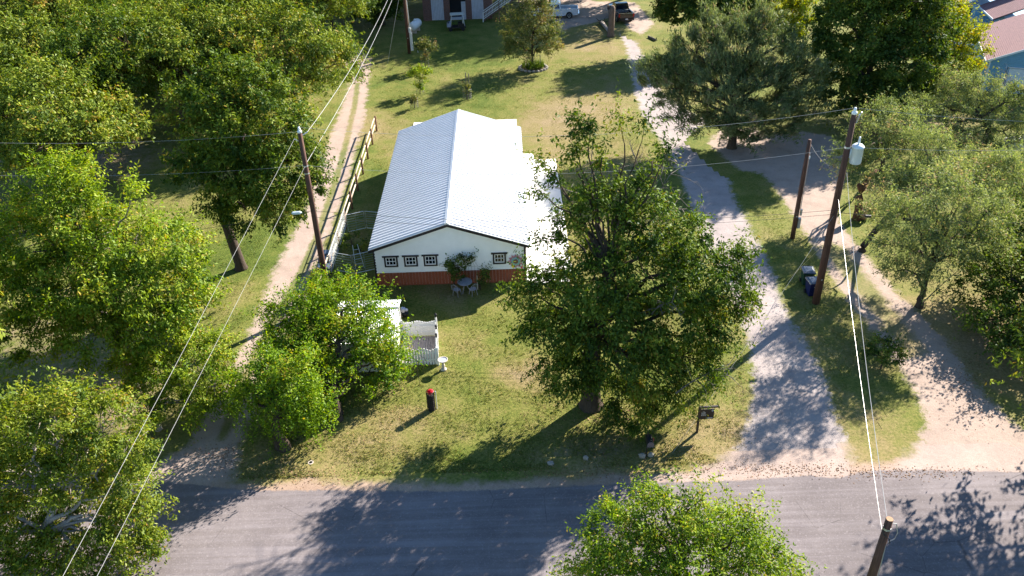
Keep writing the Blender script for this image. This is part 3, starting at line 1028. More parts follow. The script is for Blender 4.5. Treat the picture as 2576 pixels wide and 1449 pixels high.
# ---- right side
build_tree('juniper_tree', 'wide grey green evergreen standing at the edge of the gravel driveway', 'tree', G(1840, 372),
           PB([(1850, 110, 72, 88), (1760, 150, 71, 85), (1930, 140, 71, 85), (1690, 200, 70, 62), (1800, 210, 67.5, 95), (1920, 220, 67.5, 95), (2010, 200, 69, 62), (1840, 280, 65, 75), (1740, 250, 68, 60), (1950, 280, 66, 62), (1660, 170, 71, 38), (2050, 180, 70, 36), (1640, 220, 70, 34), (1890, 310, 64.6, 48), (1700, 270, 67, 40), (1800, 315, 65, 48), (1960, 315, 65, 48), (2030, 260, 67, 42), (1870, 345, 64, 34), (1760, 310, 65.5, 40), (1640, 180, 71, 30), (1800, 70, 73, 50), (1900, 65, 73, 50)], 64.2, .35),
           'cedar', L_cedar, B_dark, .35, 2.0, 1.0, 21)
build_tree('oak_tree', 'dense dark oak filling the space between the grey green evergreen and the blue house', 'tree', G(2150, 330),
           PB([(2120, 60, 80, 85), (2220, 30, 82, 90), (2310, 60, 81, 85), (2150, 150, 76, 100), (2260, 150, 76, 105), (2130, 230, 72, 75), (2230, 235, 72, 80), (2080, 120, 77, 55), (2300, 230, 72, 55), (2180, -50, 80, 85), (2270, -40, 81, 80)], 67, .3),
           'oak', L_oak, B_dark, .45, 2.4, 1.25, 22, lmul=1.25)
build_tree('elm_tree', 'sunlit yellow green tree in front of the blue house gable', 'tree', G(2390, 255),
           PB([(2370, 60, 81, 65), (2420, 110, 78, 55), (2390, 170, 75, 60), (2350, 120, 78, 60), (2430, 175, 75, 32), (2340, 220, 72.5, 45), (2400, 40, 82, 40), (2330, 20, 83.5, 55), (2300, -10, 85, 60)], 75),
           'oak', L_yellow, B_grey, .25, 2.0, 1.0, 23, lmul=1.1)
build_tree('oak_tree', 'dark tree behind the top left of the grey green evergreen, overhanging the black pickup', 'tree', G(1790, 118),
           PB([(1690, 10, 92, 42), (1780, 0, 92, 62), (1850, 30, 90, 55), (1740, 45, 91, 42), (1820, 60, 89, 48), (1670, 35, 92, 28), (1720, -50, 93, 60), (1820, -60, 93, 70), (1660, -30, 93, 40), (1900, -30, 92, 55), (1770, -110, 94, 60)]),
           'oak', L_oak, B_dark, .35, 2.4, 1.2, 24, lmul=1.4)
build_tree('elm_tree', 'yellowish tree peeking out behind the top of the grey green evergreen', 'tree', G(1975, 110),
           PB([(1940, 20, 93, 50), (2000, 30, 91, 50), (1980, 70, 88, 42), (1900, 30, 93, 35)], 90), 'oak', L_yellow, B_grey, .22, 2.0, .9, 25, lmul=1.4)
build_tree('oak_tree', 'dark leaved tree at the right edge overhanging the dirt lane', 'tree', (29.2, 37.4),
           PB([(2520, 620, 41.8, 70), (2570, 680, 39.8, 90), (2480, 720, 39.3, 75), (2540, 790, 37.3, 85), (2600, 860, 35.8, 90), (2490, 830, 36.3, 55), (2560, 940, 34.3, 65), (2630, 760, 38.3, 100), (2450, 690, 39.9, 35), (2560, 560, 43.3, 55), (2600, 1010, 33.3, 60)]),
           'oak', L_oak, B_dark, .35, 2.4, 1.6, 26, lmul=.85)
ME = 'feathery trees right of the driveways'
build_tree('mesquite_tree', 'feathery mesquite on two leaning trunks, nearest the dirt lane', 'tree', G(2312, 772),
           PB([(2300, 560, 43, 70), (2390, 540, 43, 70), (2450, 560, 42.5, 55), (2340, 640, 41.5, 60), (2260, 620, 42.5, 45), (2430, 620, 41, 45), (2300, 690, 40.6, 46, .9), (2390, 600, 41, 50), (2470, 600, 41, 45), (2500, 520, 43.5, 45), (2350, 470, 43, 55), (2420, 480, 43, 50), (2240, 690, 41.5, 30, .7)], 38.9, .25),
           'mesq', L_mesq, B_dark, .20, .8, 1.35, 31, group=ME, inner=.1, bare=[(at(2312, 772, 40.4), at(2425, 668, 41), 0)])
build_tree('mesquite_tree', 'feathery mesquite with one long slanting trunk rising from beside the wheel tracks', 'tree', G(2168, 632),
           PB([(2280, 470, 47.5, 70), (2360, 440, 48, 75), (2230, 540, 46, 50), (2440, 450, 47.5, 65), (2330, 380, 50, 60), (2500, 430, 48, 55)], 45.2, .25),
           'mesq', L_mesq, B_dark, .20, 2.4, 1.35, 32, group=ME, lean=(2.2, 1.4))
build_tree('mesquite_tree', 'feathery mesquite behind the transformer pole', 'tree', G(2215, 440),
           PB([(2200, 330, 59, 55), (2260, 310, 60, 52), (2150, 390, 56.5, 42), (2200, 410, 55.5, 48), (2290, 370, 57, 48), (2130, 420, 55.5, 28), (2230, 280, 61.5, 32)], 51.0, .25),
           'mesq', L_mesq, B_dark, .16, 1.5, 1.35, 33, group=ME)
build_tree('mesquite_tree', 'tall feathery mesquite with bare dark top branches before the blue house', 'tree', G(2468, 392),
           PB([(2390, 270, 64, 50), (2450, 290, 63, 55), (2420, 220, 67, 48), (2510, 300, 63, 50), (2560, 260, 64, 55), (2400, 340, 60, 48), (2540, 350, 60.5, 48), (2350, 300, 62, 42), (2300, 260, 64, 36), (2480, 230, 65, 45), (2400, 400, 59, 45), (2470, 380, 59, 45)], 61.5),
           'mesq', L_mesq, B_dark, .24, 2.4, 1.35, 34, group=ME, bare=[(at(2475, 330, 61.5), at(2440, 205, 64.5), 2), (at(2475, 310, 62), at(2545, 200, 64), 2), (at(2480, 320, 62), at(2576, 260, 63), 2)])
build_tree('mesquite_tree', 'feathery mesquite in front of the white gas tank at the right edge', 'tree', G(2545, 470),
           PB([(2480, 400, 56, 40), (2530, 450, 53, 45), (2590, 430, 54, 55), (2560, 500, 50.5, 45)], 52), 'mesq', L_mesq, B_dark, .18, 2.0, 1.35, 35, group=ME)

# ---- back lawn
build_tree('ornamental_tree', 'upright rounded tree growing in a stone ringed bed on the back lawn', 'tree', G(1340, 170),
           PB([(1340, 40, 88.5, 48), (1310, 80, 88, 42), (1370, 80, 88, 42), (1340, 110, 86.8, 46), (1305, 120, 87, 30), (1380, 118, 87, 28), (1345, 5, 89, 36), (1355, -25, 89.5, 26)], 87.4),
           'pecan', L_ornam, B_dark, .14, 1.2, 1.15, 41, lmul=.85)
# trees behind the brick house and by the road outside the view, which shade the yard
def shade_tree(k, x, y, rz, sc, s_):
    dup(orch[k], (x, y, 0), rz, sc, s_, 'shade trees around the yard')
shade_tree(3, -6.0, 122, .4, 1.6, 'tall tree behind the middle of the brick house')
shade_tree(0, -15, 118.5, 2.4, 1.4, 'tall tree behind the left corner of the brick house')
shade_tree(1, 3.5, 121.5, 1.4, 1.7, 'tall tree behind the right end of the brick house')
shade_tree(1, 6.5, 113.5, 2.2, 1.5, 'tall tree between the brick house stairs and the far gravel')
shade_tree(3, 20, 119, 3.2, 1.6, 'tall tree past the black pickup')
shade_tree(2, -21, 112, 3.4, 1.3, 'dark tree left of the brick house')
shade_tree(0, 12, 123, 5.4, 1.5, 'tall tree beyond the far gravel parking area')
build_tree('oak_tree', 'dark tree standing behind the far lawn pole at the top edge', 'tree', G(962, 62),
           PB([(950, 10, 107, 34), (920, 40, 106, 30), (985, 30, 107, 28), (940, -20, 108, 40), (1000, -10, 108, 34)]), 'oak', L_oak, B_dark, .3, 2.0, 1.2, 27, lmul=1.5)
shade_tree(1, 29.5, 27.5, 5.4, 1.1, 'roadside tree just outside the right edge')
shade_tree(3, 33, 21, 2.0, 1.0, 'second roadside tree beyond the right edge')
shade_tree(2, -29, 27, 2.0, 1.2, 'roadside tree beyond the left edge')
# small plants
def shrub(name, label, px_or_xy, blobs, lm, seed, sty='small', tr=.035, fork=.5, dens=1.0, lmul=1.0, group=None, cat='shrub', **kw):
    return build_tree(name, label, cat, px_or_xy, blobs, sty, lm, B_dark, tr, fork, dens, seed, group, lmul, **kw)
shrub('shrub', 'low round dark green bush on the grass strip between the two driveways', G(2215, 928), PB([(2215, 895, 35, 36), (2190, 910, 34.8, 24), (2240, 908, 34.8, 26)]), L_oak, 61, lmul=1.1, fork=.3)
g = G(1143, 722)
shrub('climbing_shrub', 'small leafy tree on a thin stem against the white gable wall', (g[0], g[1]), PB([(1150, 665, g[1] - .1, 24), (1135, 675, g[1] - .1, 18), (1170, 655, g[1], 17), (1150, 690, g[1] - .1, 18)]), L_oak, 62, dens=1.3, fork=1.3, tr=.05)
g = G(1208, 728)
shrub('climbing_shrub', 'dark low plant on a stake against the red skirting right of the patio table', (g[0], g[1]), PB([(1215, 705, g[1], 16), (1222, 690, g[1], 11)]), L_oak, 63, dens=1.2, fork=.3)
g = G(797, 745)
shrub('vine_bush', 'bright vine climbing the fence end beside the lane pole', (g[0], g[1]), PB([(795, 705, g[1], 17), (790, 725, g[1], 14), (800, 690, g[1] + .1, 10)]), L_vine, 64, dens=1.5, fork=.4)
# caged saplings
M_cage = mat("grey wire", (.16, .16, .15), .5, .5)
def cage(root, r, h, n=9, rings=5):
    mb = MB()
    for i in range(n):
        q = 2 * math.pi * i / n
        mb.tube([(r * math.cos(q), r * math.sin(q), 0), (r * math.cos(q), r * math.sin(q), h)], .012, 3, False)
    for j in range(rings):
        zz = h * (j + 1) / rings
        ring = [(r * math.cos(2 * math.pi * i / 12), r * math.sin(2 * math.pi * i / 12), zz) for i in range(13)]
        mb.tube(ring, .010, 3, False)
    part('wire_cage', mb, M_cage, root)
for i, (b, bl, hh, lab) in enumerate((((1071, 172), [(1070, 125, 20), (1055, 120, 13), (1088, 118, 13), (1070, 108, 12), (1072, 150, 11)], 1.5, 'sapling with spreading leafy shoots nearest the lawn pole'),
                                      ((1057, 236), [(1055, 185, 20), (1038, 190, 12), (1075, 185, 12), (1058, 215, 12)], 1.5, 'bushy caged sapling in the middle of the row on the back lawn'),
                                      ((1043, 272), [(1043, 255, 10), (1041, 245, 7)], 1.0, 'smallest caged sapling nearest the house, leaves down in its cage'),
                                      ((1176, 250), [(1176, 232, 10), (1174, 220, 8)], 1.0, 'caged plant beside two tall stakes on the back lawn'))):
    g = G(*b)
    r_ = shrub('sapling', lab, g, PB([(u, v, g[1], q, .9) for u, v, q in bl]), L_ornam if i != 1 else L_bright, 70 + i, lmul=1.25, fork=1.0 if i < 2 else .3, cat='sapling', group='saplings in wire cages')
    cage(r_, .38 if i < 3 else .42, hh)
    if i == 3:
        part('stake', MB().tube([(-.05, .25, 0), (-.05, .25, 2.6)], .05, 6), B_grey, r_)
        part('stake', MB().tube([(.22, .2, 0), (.22, .2, 2.5)], .045, 6), B_grey, r_)

# long blades standing out of the lawn: too many to count
def lawn_tufts():
    rng = np.random.default_rng(77)
    n = 90000
    Y = 28 + 62 * rng.random(n) ** 1.5
    X = rng.uniform(-.72, .72, n) * Y * .72
    P = np.stack([X, Y], 1)
    ok = np.ones(n, bool)
    for k, poly in POLY.items():
        ok &= pdist(P, poly) < -.25 + rng.normal(0, .25, n)
    ok &= ~((X > XL - .1) & (X < 4.0) & (Y > 44.1) & (Y < 72.5))
    ok &= ~((X > -6.5) & (X < -4.1) & (Y > 36.2) & (Y < 39.1))
    ph = np.sin(X * 1.7 + 2 * np.sin(Y * .9)) + np.sin(Y * 2.1 + X * .6) + rng.normal(0, .8, n)
    ok &= ph > -.5
    P = P[ok]
    m = len(P)
    k = 3
    h = np.repeat(rng.uniform(.05, .12, m), k)
    c = np.repeat(P, k, 0) + rng.normal(0, .05, (m * k, 2))
    cc = np.c_[c, h * .38]
    nn = unit(np.c_[rng.normal(size=(m * k, 2)), .5 * np.ones(m * k)])
    td = unit(np.c_[rng.normal(size=(m * k, 2)) * .5, np.ones(m * k)])
    lc = np.clip(np.repeat(.45 + 1.1 * splat(P, DRY), k) + rng.normal(0, .2, m * k), 0, 1)
    me = quads_mesh('grass_tufts', [leaf_quads(cc, nn, td, h, np.full(m * k, .03), lc)], leaf_mat("grass blades", (.060, .100, .014), (.125, .150, .030), (.30, .24, .09), .25))
    tag(link('grass_tufts', me), kind='stuff')
lawn_tufts()

def leaf_litter():
    rng = np.random.default_rng(78)
    pts = []
    for u, v, ru, rv, n in ((1950, 1180, 260, 20, 420), (1480, 1190, 330, 20, 500), (760, 1200, 180, 25, 400), (2250, 1190, 260, 20, 420), (1500, 1040, 180, 70, 500), (560, 1150, 90, 40, 300), (1050, 735, 140, 22, 300), (2450, 950, 90, 120, 700), (1850, 1000, 60, 140, 250)):
        for k in range(n):
            g = G(u + rng.normal() * ru * .5, v + rng.normal() * rv * .5)
            pts.append((g[0], g[1], .03))
    P = np.array(pts)
    m = len(P)
    nn = unit(rng.normal(size=(m, 3)) * .4 + np.array([0, 0, 1]))
    me = quads_mesh('leaf_litter', [leaf_quads(P, nn, rng.normal(size=(m, 3)), rng.uniform(.05, .11, m), rng.uniform(.03, .06, m), rng.random(m))], leaf_mat("fallen leaves", (.10, .055, .03), (.21, .12, .06), (.30, .19, .10), .1))
    tag(link('leaf_litter', me), kind='stuff')
leaf_litter()

# ================================================================ POLES AND LINES
M_pole = mat("creosoted pole wood", (.105, .052, .036), .85, var=.55, scale=3, grain=(7, 7, .5), bump=.03, dirt=(.17, .12, .10))
M_metal = mat("galvanised steel", (.55, .57, .58), .4, .6, var=.1)
M_porc = mat("white porcelain", (.78, .80, .80), .25, var=.05)
M_tank = mat("pale grey painted steel", (.60, .68, .72), .45, var=.06)
M_wire = mat("bare aluminium wire", (.38, .375, .36), .35, .2, var=.05)
M_cable = mat("black cable", (.03, .03, .032), .6)
M_black = mat("black plastic", (.016, .016, .018), .45)
M_white = mat("white paint", (.66, .66, .65), .5, var=.06, dirt=(.55, .52, .46))


def pole(label, base, h, r0, r1, fittings=None, group='wooden utility poles', lean=(0, 0)):
    t = thing('utility_pole', label, 'utility pole', (base[0], base[1], 0), 0, group)
    mb = MB()
    mb.tube([(0, 0, -.2), (lean[0] * .3, lean[1] * .3, h * .3), (lean[0] * .65, lean[1] * .65, h * .65), (lean[0], lean[1], h)], [r0, r0 * .92 + r1 * .08, (r0 + r1) / 2, r1], 12)
    part('pole', mb, M_pole, t, True)
    part('pole_tag', MB().box((0, -r0 * .93 - .006, 1.75), (.07, .01, .10)), M_metal, t)
    return t


HL, HR, HS = 11.05, 11.85, 7.15
lp = G(828, 757)
rp = G(2052, 762)
sp = G(1993, 600)
lpole = pole('dark brown utility pole beside the dirt lane left of the white house', lp, HL, .19, .125)
part('insulator', MB().lathe([(.13, HL), (.13, HL + .10), (.05, HL + .13), (.08, HL + .2), (.05, HL + .32)], 10), M_porc, lpole, True)
part('bracket', MB().tube([(-.13, -.1, HL - .45), (-.28, -.28, HL - .25)], .035, 6), M_metal, lpole)
part('bracket', MB().tube([(.1, .12, HL - .2), (.35, .3, HL - .1)], .03, 6), M_metal, lpole)
for k in range(2):
    part('clamp', MB().lathe([(.150, HL - 2.0 - .45 * k), (.150, HL - 1.93 - .45 * k)], 10), M_metal, lpole)
rpole = pole('tall dark utility pole carrying a grey transformer beside the two wheelie bins', rp, HR, .22, .135)
part('insulator', MB().lathe([(.15, HR), (.15, HR + .12), (.06, HR + .16), (.09, HR + .24), (.05, HR + .36)], 10), M_porc, rpole, True)
part('cutout_fuse', MB().tube([(.18, -.02, HR - .5), (.28, -.02, HR - .05), (.36, -.05, HR + .12)], [.04, .06, .035], 7), M_metal, rpole)
tr = MB()
tr.lathe([(.27, HR - 2.75), (.31, HR - 2.7), (.31, HR - 1.85), (.33, HR - 1.84), (.33, HR - 1.78), (.20, HR - 1.66)], 16, c=(.52, -.1, 0))
tr.box((.26, -.05, HR - 2.2), (.2, .12, .5))
part('transformer', tr, M_tank, rpole, True)
part('bushing', MB().lathe([(.06, HR - 1.68), (.075, HR - 1.5), (.05, HR - 1.38), (.06, HR - 1.25)], 8, c=(.52, -.1, 0)), M_porc, rpole, True)
part('clamp', MB().lathe([(.165, HR - 1.9), (.165, HR - 1.8)], 10), M_metal, rpole)
part('lead_wire', MB().tube([(.5, -.1, HR - 1.3), (.42, -.1, HR - .7), (.3, -.05, HR - .3)], .012, 4), M_cable, rpole)
part('lead_wire', MB().tube([(.6, -.2, HR - 2.7), (.55, -.2, HR - 3.2), (.3, -.1, HR - 3.35), (.1, -.1, HR - 3.2)], .015, 4), M_cable, rpole)
spole = pole('short brown utility pole on the grass strip between the driveways', sp, HS, .16, .115)
part('meter_box', MB().box((.25, -.03, 1.2), (.18, .16, .75)), M_metal, spole)
part('meter_box', MB().box((.27, -.03, 2.0), (.12, .12, .45)), M_metal, spole)
part('insulator', MB().lathe([(.05, HS - 1.3), (.06, HS - 1.2), (.04, HS - 1.1)], 8, c=(.16, -.05, 0)), M_porc, spole)
part('conduit', MB().tube([(.2, -.03, 2.2), (.16, -.03, HS - .9)], .025, 5), M_metal, spole)
fp = G(1030, 134)
fpole = pole('utility pole with white meter boxes on the far left of the back lawn', fp, 9.5, .19, .13)
part('meter_box', MB().box((.36, -.15, 1.35), (.28, .2, 2.0)), M_white, fpole)
part('meter_box', MB().box((.30, -.18, 2.65), (.26, .2, .5)), M_white, fpole)
part('conduit', MB().tube([(.3, -.15, 2.9), (.16, -.1, 8.6)], .045, 5), M_metal, fpole)
part('ground_sleeve', MB().tube([(.95, .2, 0), (.9, .2, 1.0)], .06, 6), M_metal, fpole)
br_top = G(2238, 1306, 7.2)
bpole = pole('weathered wooden pole with looped cables at the bottom right corner by the road', br_top, 7.2, .17, .118)
part('pole_top', MB().lathe([(.117, 7.2), (.105, 7.215)], 12), mat("raw end grain", (.34, .20, .11), .8, var=.3, scale=20), bpole)
lx, ly = .1, 0
part('cable_loop', MB().tube([(.1, -.02, 7.02), (.28, .02, 6.95), (.42, .02, 6.5), (.36, 0, 6.25), (.16, -.03, 6.15), (.08, -.08, 6.05), (.10, -.10, 5.6), (.16, -.1, 4.2), (.14, -.12, 2.0)], .018, 5), M_wire, bpole)
part('cable_loop', MB().tube([(-.1, -.05, 7.05), (-.17, -.05, 6.8), (-.1, -.12, 6.6), (.12, -.13, 6.4), (.16, -.12, 6.2)], .016, 5), M_cable, bpole)
part('clamp', MB().lathe([(.128, 6.75), (.128, 6.83)], 10), M_metal, bpole)


def wire(label, a, b, sag, r=.014, m=None, name='power_line', cat='cable', group=None, n=24):
    a, b = np.array(a, float), np.array(b, float)
    pts = []
    for i in range(n + 1):
        t = i / n
        p = a + (b - a) * t
        p[2] -= 4 * sag * t * (1 - t)
        pts.append(p)
    return solo(name, MB().tube(pts, r, 5), m or M_wire, label, cat, group)


LT = np.array([lp[0], lp[1], HL + .3])
LN = np.array([lp[0], lp[1], HL - 1.95])
RT = np.array([rp[0], rp[1], HR + .34])
RNn = np.array([rp[0], rp[1], HR - 1.85])
FT = np.array([fp[0] - .1, fp[1], 9.6])
P1 = np.array([*G(147, 1449, 10.2), 10.2])
P2 = np.array([*G(237, 1449, 8.6), 8.6])
wire('upper bright wire from the lane pole down to the bottom left corner', LT - (.25, .25, .5), LT + (P1 - LT) * 1.5, .15, .0065)
wire('lower bright wire from the lane pole to the bottom edge, right of its twin', LN, LN + (P2 - LN) * 1.5, .15, .0065)
P3 = np.array([*G(975, 0, 9.6), 9.6])
P4 = np.array([*G(986, 0, 8.2), 8.2])
wire('upper wire from the lane pole back over the lane to the top edge', LT + (.3, .3, -.45), P3, .5, .014)
wire('lower wire from the lane pole back over the lane to the top edge', LN + (.05, .1, .1), P4, .5, .014)
wire('guy wire slanting left from the far lawn pole to the grass', (fp[0], fp[1], 8.2), (*G(975, 160), 0), 0, .012)
P5 = at(-60, 358, 46)
P6 = at(-60, 440, 46)
wire('thin upper wire from the lane pole across the orchard to the left edge', LT + (-.05, 0, -.25), P5, .3, .007)
wire('thin lower wire from the lane pole across the orchard to the left edge', LN, P6, .3, .007)
wire('upper wire spanning above the house between the two tall poles', RT, LT, 1.0, .007)
wire('lower wire spanning above the house between the two tall poles', RNn, LN, 1.0, .007)
wire('upper wire from the transformer pole over the mesquites to the right edge', RT, at(2700, 309, 42.5), .15, .008)
wire('lower wire from the transformer pole over the mesquites to the right edge', RNn, at(2700, 374, 42.5), .15, .008)
RC = np.array([rp[0], rp[1] - .22, 6.1])
LC = np.array([lp[0], lp[1] - .18, 6.35])
wire('black cable passing low across the white gable wall', (rp[0], rp[1] - .2, 6.35), LC, .75, .010, M_cable)
wire('second black cable passing low across the white gable wall, below the first', RC, LC - (0, 0, .42), .75, .010, M_cable)
wire('black cable from the lane pole through the leaves to the left edge', LC, at(-60, 640, 44), .3, .013, M_cable)
rc2 = wire('black cable with a splice box running from the transformer pole to the right edge', (rp[0], rp[1] - .2, 6.2), at(2720, 560, 41.5), .25, .016, M_cable)
for q, ln, lab in ((.13, .18, 'small black splice box on the cable right of the transformer pole'), (.30, .42, 'long black splice closure on the cable right of the transformer pole')):
    a = np.array([rp[0], rp[1] - .2, 6.2])
    b = at(2720, 560, 41.5)
    p = a + (b - a) * q
    p[2] -= .25 * 4 * q * (1 - q) + .05
    d = (b - a) / np.linalg.norm(b - a)
    solo('splice_box', MB().tube([p - d * ln, p - d * ln * .9, p + d * ln * .9, p + d * ln], [.03, .085, .085, .03], 8), M_cable, lab, 'cable box')
p = LC + (at(-60, 640, 44) - LC) * .045
solo('splice_box', MB().tube([p - (.3, 0, .02), p - (.22, 0, .02), p + (.2, 0, 0), p + (.3, 0, 0)], [.03, .10, .10, .03], 8), M_tank, 'pale splice box hanging on the cable left of the lane pole', 'cable box')
BT = np.array([br_top[0], br_top[1], 7.15])
wire('twisted white service cable from the bottom right pole up to the transformer', BT + (-.03, .12, 0), np.array([rp[0] + .2, rp[1] - .1, HR - 3.3]), .45, .011)
wire('thin wire from below the transformer down to the bottom right pole', np.array([rp[0], rp[1] - .2, 7.0]), BT + (-.02, .1, -.75), .25, .006)
wire('service drop cable from the short pole to the transformer pole', (sp[0] + .1, sp[1], HS - .3), np.array([rp[0], rp[1], HR - 3.2]), .4, .012, M_cable)
wire('thin guy wire slanting over the lawn sign from the transformer pole', (rp[0], rp[1] - .1, 6.0), (*G(1692, 1140), .02), .1, .007)
wire('yellowish guy wire beside the green wheelie bin', (rp[0] - .2, rp[1] + .4, 3.6), (*G(1975, 712), .02), 0, .010, mat("yellow guard", (.55, .47, .22), .6))

# ================================================================ FENCE ALONG THE LANE
M_rail = mat("weathered fence rail", (.44, .36, .27), .9, var=.3, scale=5, grain=(3, 3, 3))
M_post = mat("brown fence post", (.20, .105, .065), .9, var=.35, scale=5)
XF = -11.72
fence = thing('rail_fence', 'two rail weathered wooden fence along the dirt lane', 'fence', (XF, 58, 0))
fy = [70.8 - 3.06 * i for i in range(10)]
for y in fy:
    part('post', MB().tube([(XF, y, -.2), (XF, y, 1.42), (XF, y, 1.45)], [.085, .075, .06], 8), M_post, fence, True, world=True)
for i in range(len(fy) - 1):
    for h in (.62, 1.25):
        j = random.Random(i * 7 + int(h * 10))
        e = j.uniform(-.04, .04)
        part('rail', MB().tube([(XF - .09, fy[i] + .2, h + e), (XF - .10, (fy[i] + fy[i + 1]) / 2, h + j.uniform(-.05, .02)), (XF - .09, fy[i + 1] - .2, h - e)], [.052, .06, .05], 7), M_rail, fence, True, world=True)
# welded panel on the near part of the fence
M_galv = mat("galvanised tube", (.50, .52, .50), .4, .5, var=.15)
wp = thing('wire_panel', 'galvanised wire panel fixed to the near end of the lane fence', 'fence panel', (XF + .05, 49.3, 0))
fr = MB().tube([(0, -3.3, .25), (0, 3.3, .25), (0, 3.3, 1.55), (0, -3.3, 1.55), (0, -3.3, .25)], .028, 6)
part('frame', fr, M_galv, wp)
wm = MB()
for i in range(1, 44):
    wm.tube([(0, -3.3 + i * .15, .25), (0, -3.3 + i * .15, 1.55)], .006, 3, False)
for i in range(1, 9):
    wm.tube([(.005, -3.3, .25 + i * .145), (.005, 3.3, .25 + i * .145)], .006, 3, False)
part('mesh', wm, M_galv, wp, kind='stuff')
# pipe gates of the pen in the shade
M_gate = mat("dull green gate pipe", (.20, .26, .22), .5, .3, var=.2)
def pipe_gate(a, b, h, label, z0=.18):
    a, b = np.array(a), np.array(b)
    c = (a + b) / 2
    L = np.linalg.norm(b - a)
    t = thing('pipe_gate', label, 'gate', (c[0], c[1], 0), math.atan2(b[1] - a[1], b[0] - a[0]), 'pipe gates of the pen beside the house')
    part('frame', MB().tube([(-L / 2, 0, z0), (L / 2, 0, z0), (L / 2, 0, h), (-L / 2, 0, h), (-L / 2, 0, z0)], .026, 6), M_galv, t)
    n = int((h - z0) / .17)
    for i in range(1, n):
        part('bar', MB().tube([(-L / 2, 0, z0 + (h - z0) * i / n), (L / 2, 0, z0 + (h - z0) * i / n)], .015, 5), M_gate, t)
    for q in (-.02, .0):
        pass
    part('brace', MB().tube([(0, .004, z0), (0, .004, h)], .018, 5), M_gate, t)
pipe_gate((-11.4, 51.6), (-10.25, 52.1), 1.5, 'short pipe gate at the far left corner of the pen')
pipe_gate((-10.15, 52.1), (-8.6, 51.7), 1.5, 'pipe gate closing the far side of the pen against the house')
pipe_gate((-11.4, 46.4), (-10.25, 45.95), 1.5, 'pipe gate at the near left corner of the pen')
pipe_gate((-10.15, 45.9), (-8.75, 46.45), 1.55, 'pipe gate swung out by the gable corner of the house')
lad = thing('stepladder', 'light metal step frame lying folded inside the pen', 'ladder', (-10.1, 47.3, 0), .3)
for s_ in (-1, 1):
    part('rail', MB().tube([(s_ * .28, -.6, .04), (s_ * .16, .6, 1.2)], .025, 5), M_galv, lad)
for i in range(1, 5):
    q = i / 5
    part('rung', MB().tube([(-.28 + .12 * q, -.6 + 1.2 * q, .04 + 1.16 * q), (.28 - .12 * q, -.6 + 1.2 * q, .04 + 1.16 * q)], .018, 5), M_galv, lad)
shrub('weeds', 'low dark weeds growing inside the shaded pen', (-10.4, 48.9), [(np.array([-10.9, 49.6, .4]), (.8, .8, .5)), (np.array([-10.2, 48.6, .35]), (.7, .9, .4)), (np.array([-9.6, 49.3, .3]), (.6, .6, .4))], L_pecan, 65, fork=.15, tr=.02, cat='plant')


# ================================================================ WHEELIE BINS
def bin_thing(label, loc, rz, body, lid, group=None, mark=False):
    t = thing('wheelie_bin', label, 'bin', (loc[0], loc[1], 0), rz, group)
    b = MB()
    b.add([(-.25, -.26, .06), (.25, -.26, .06), (.25, .28, .06), (-.25, .28, .06), (-.33, -.40, 1.0), (.33, -.40, 1.0), (.33, .38, 1.0), (-.33, .38, 1.0)], [(3, 2, 1, 0), (0, 1, 5, 4), (1, 2, 6, 5), (2, 3, 7, 6), (3, 0, 4, 7), (4, 5, 6, 7)])
    b.box((0, -.01, .98), (.74, .86, .06))
    part('body', b, body, t)
    l_ = MB()
    l_.add([(-.38, -.47, 1.012), (.38, -.47, 1.012), (.38, .40, 1.012), (-.38, .40, 1.012), (-.36, -.44, 1.05), (.36, -.44, 1.05), (.36, .38, 1.06), (-.36, .38, 1.06), (-.24, -.30, 1.10), (.24, -.30, 1.10), (.24, .26, 1.12), (-.24, .26, 1.12)],
           [(3, 2, 1, 0), (0, 1, 5, 4), (1, 2, 6, 5), (2, 3, 7, 6), (3, 0, 4, 7), (4, 5, 9, 8), (5, 6, 10, 9), (6, 7, 11, 10), (7, 4, 8, 11), (8, 9, 10, 11)])
    part('lid', l_, lid, t)
    part('handle', MB().tube([(-.28, .40, .98), (-.28, .50, 1.0), (.28, .50, 1.0), (.28, .40, .98)], .02, 5), M_black, t)
    for s_ in (-1, 1):
        part('wheel', MB().lathe([(.04, s_ * .26), (.14, s_ * .265), (.14, s_ * .33), (.04, s_ * .335)], 12, c=(0, .27, .14), axis='X'), M_black, t)
    if mark:
        mk = MB()
        for k in range(3):
            q = math.pi / 2 + k * 2 * math.pi / 3
            c = (.06 * math.cos(q), .06 * math.sin(q))
            a_ = [(c[0] + .05 * math.cos(q + 2.1 + d_), c[1] + .05 * math.sin(q + 2.1 + d_)) for d_ in (0, 1.0, 3.1, 4.1)]
            mk.add([(x, -.392 - .005, .80 + z_) for x, z_ in a_], [(0, 1, 2, 3)])
        part('emblem', mk, M_white, t)
    return t


M_blueb = mat("navy blue plastic", (.008, .014, .085), .4, var=.1)
M_greenb = mat("dark green plastic", (.008, .045, .030), .42, var=.1)
M_lid = mat("glossy dark lid", (.045, .055, .075), .22, var=.15, spec=.6)
bb_ = G(2040, 741)
bin_thing('blue wheelie bin with a white recycling mark beside the transformer pole', bb_, .08, M_blueb, M_lid, mark=True)
gb_ = G(2032, 716)
bin_thing('dark green wheelie bin just behind the blue one', (gb_[0] - .1, gb_[1] + .1), -.1, M_greenb, M_lid)
for (u, v), lab in (((825, 634), 'farthest of three dark green bins by the lane fence'), ((822, 650), 'middle of three dark green bins by the lane fence'), ((817, 668), 'nearest of three dark green bins by the lane fence')):
    g = G(u, v, 1.08)
    bin_thing(lab, (g[0] - .15, g[1]), math.pi / 2 + .05, M_greenb, M_lid, 'bins by the lane fence')

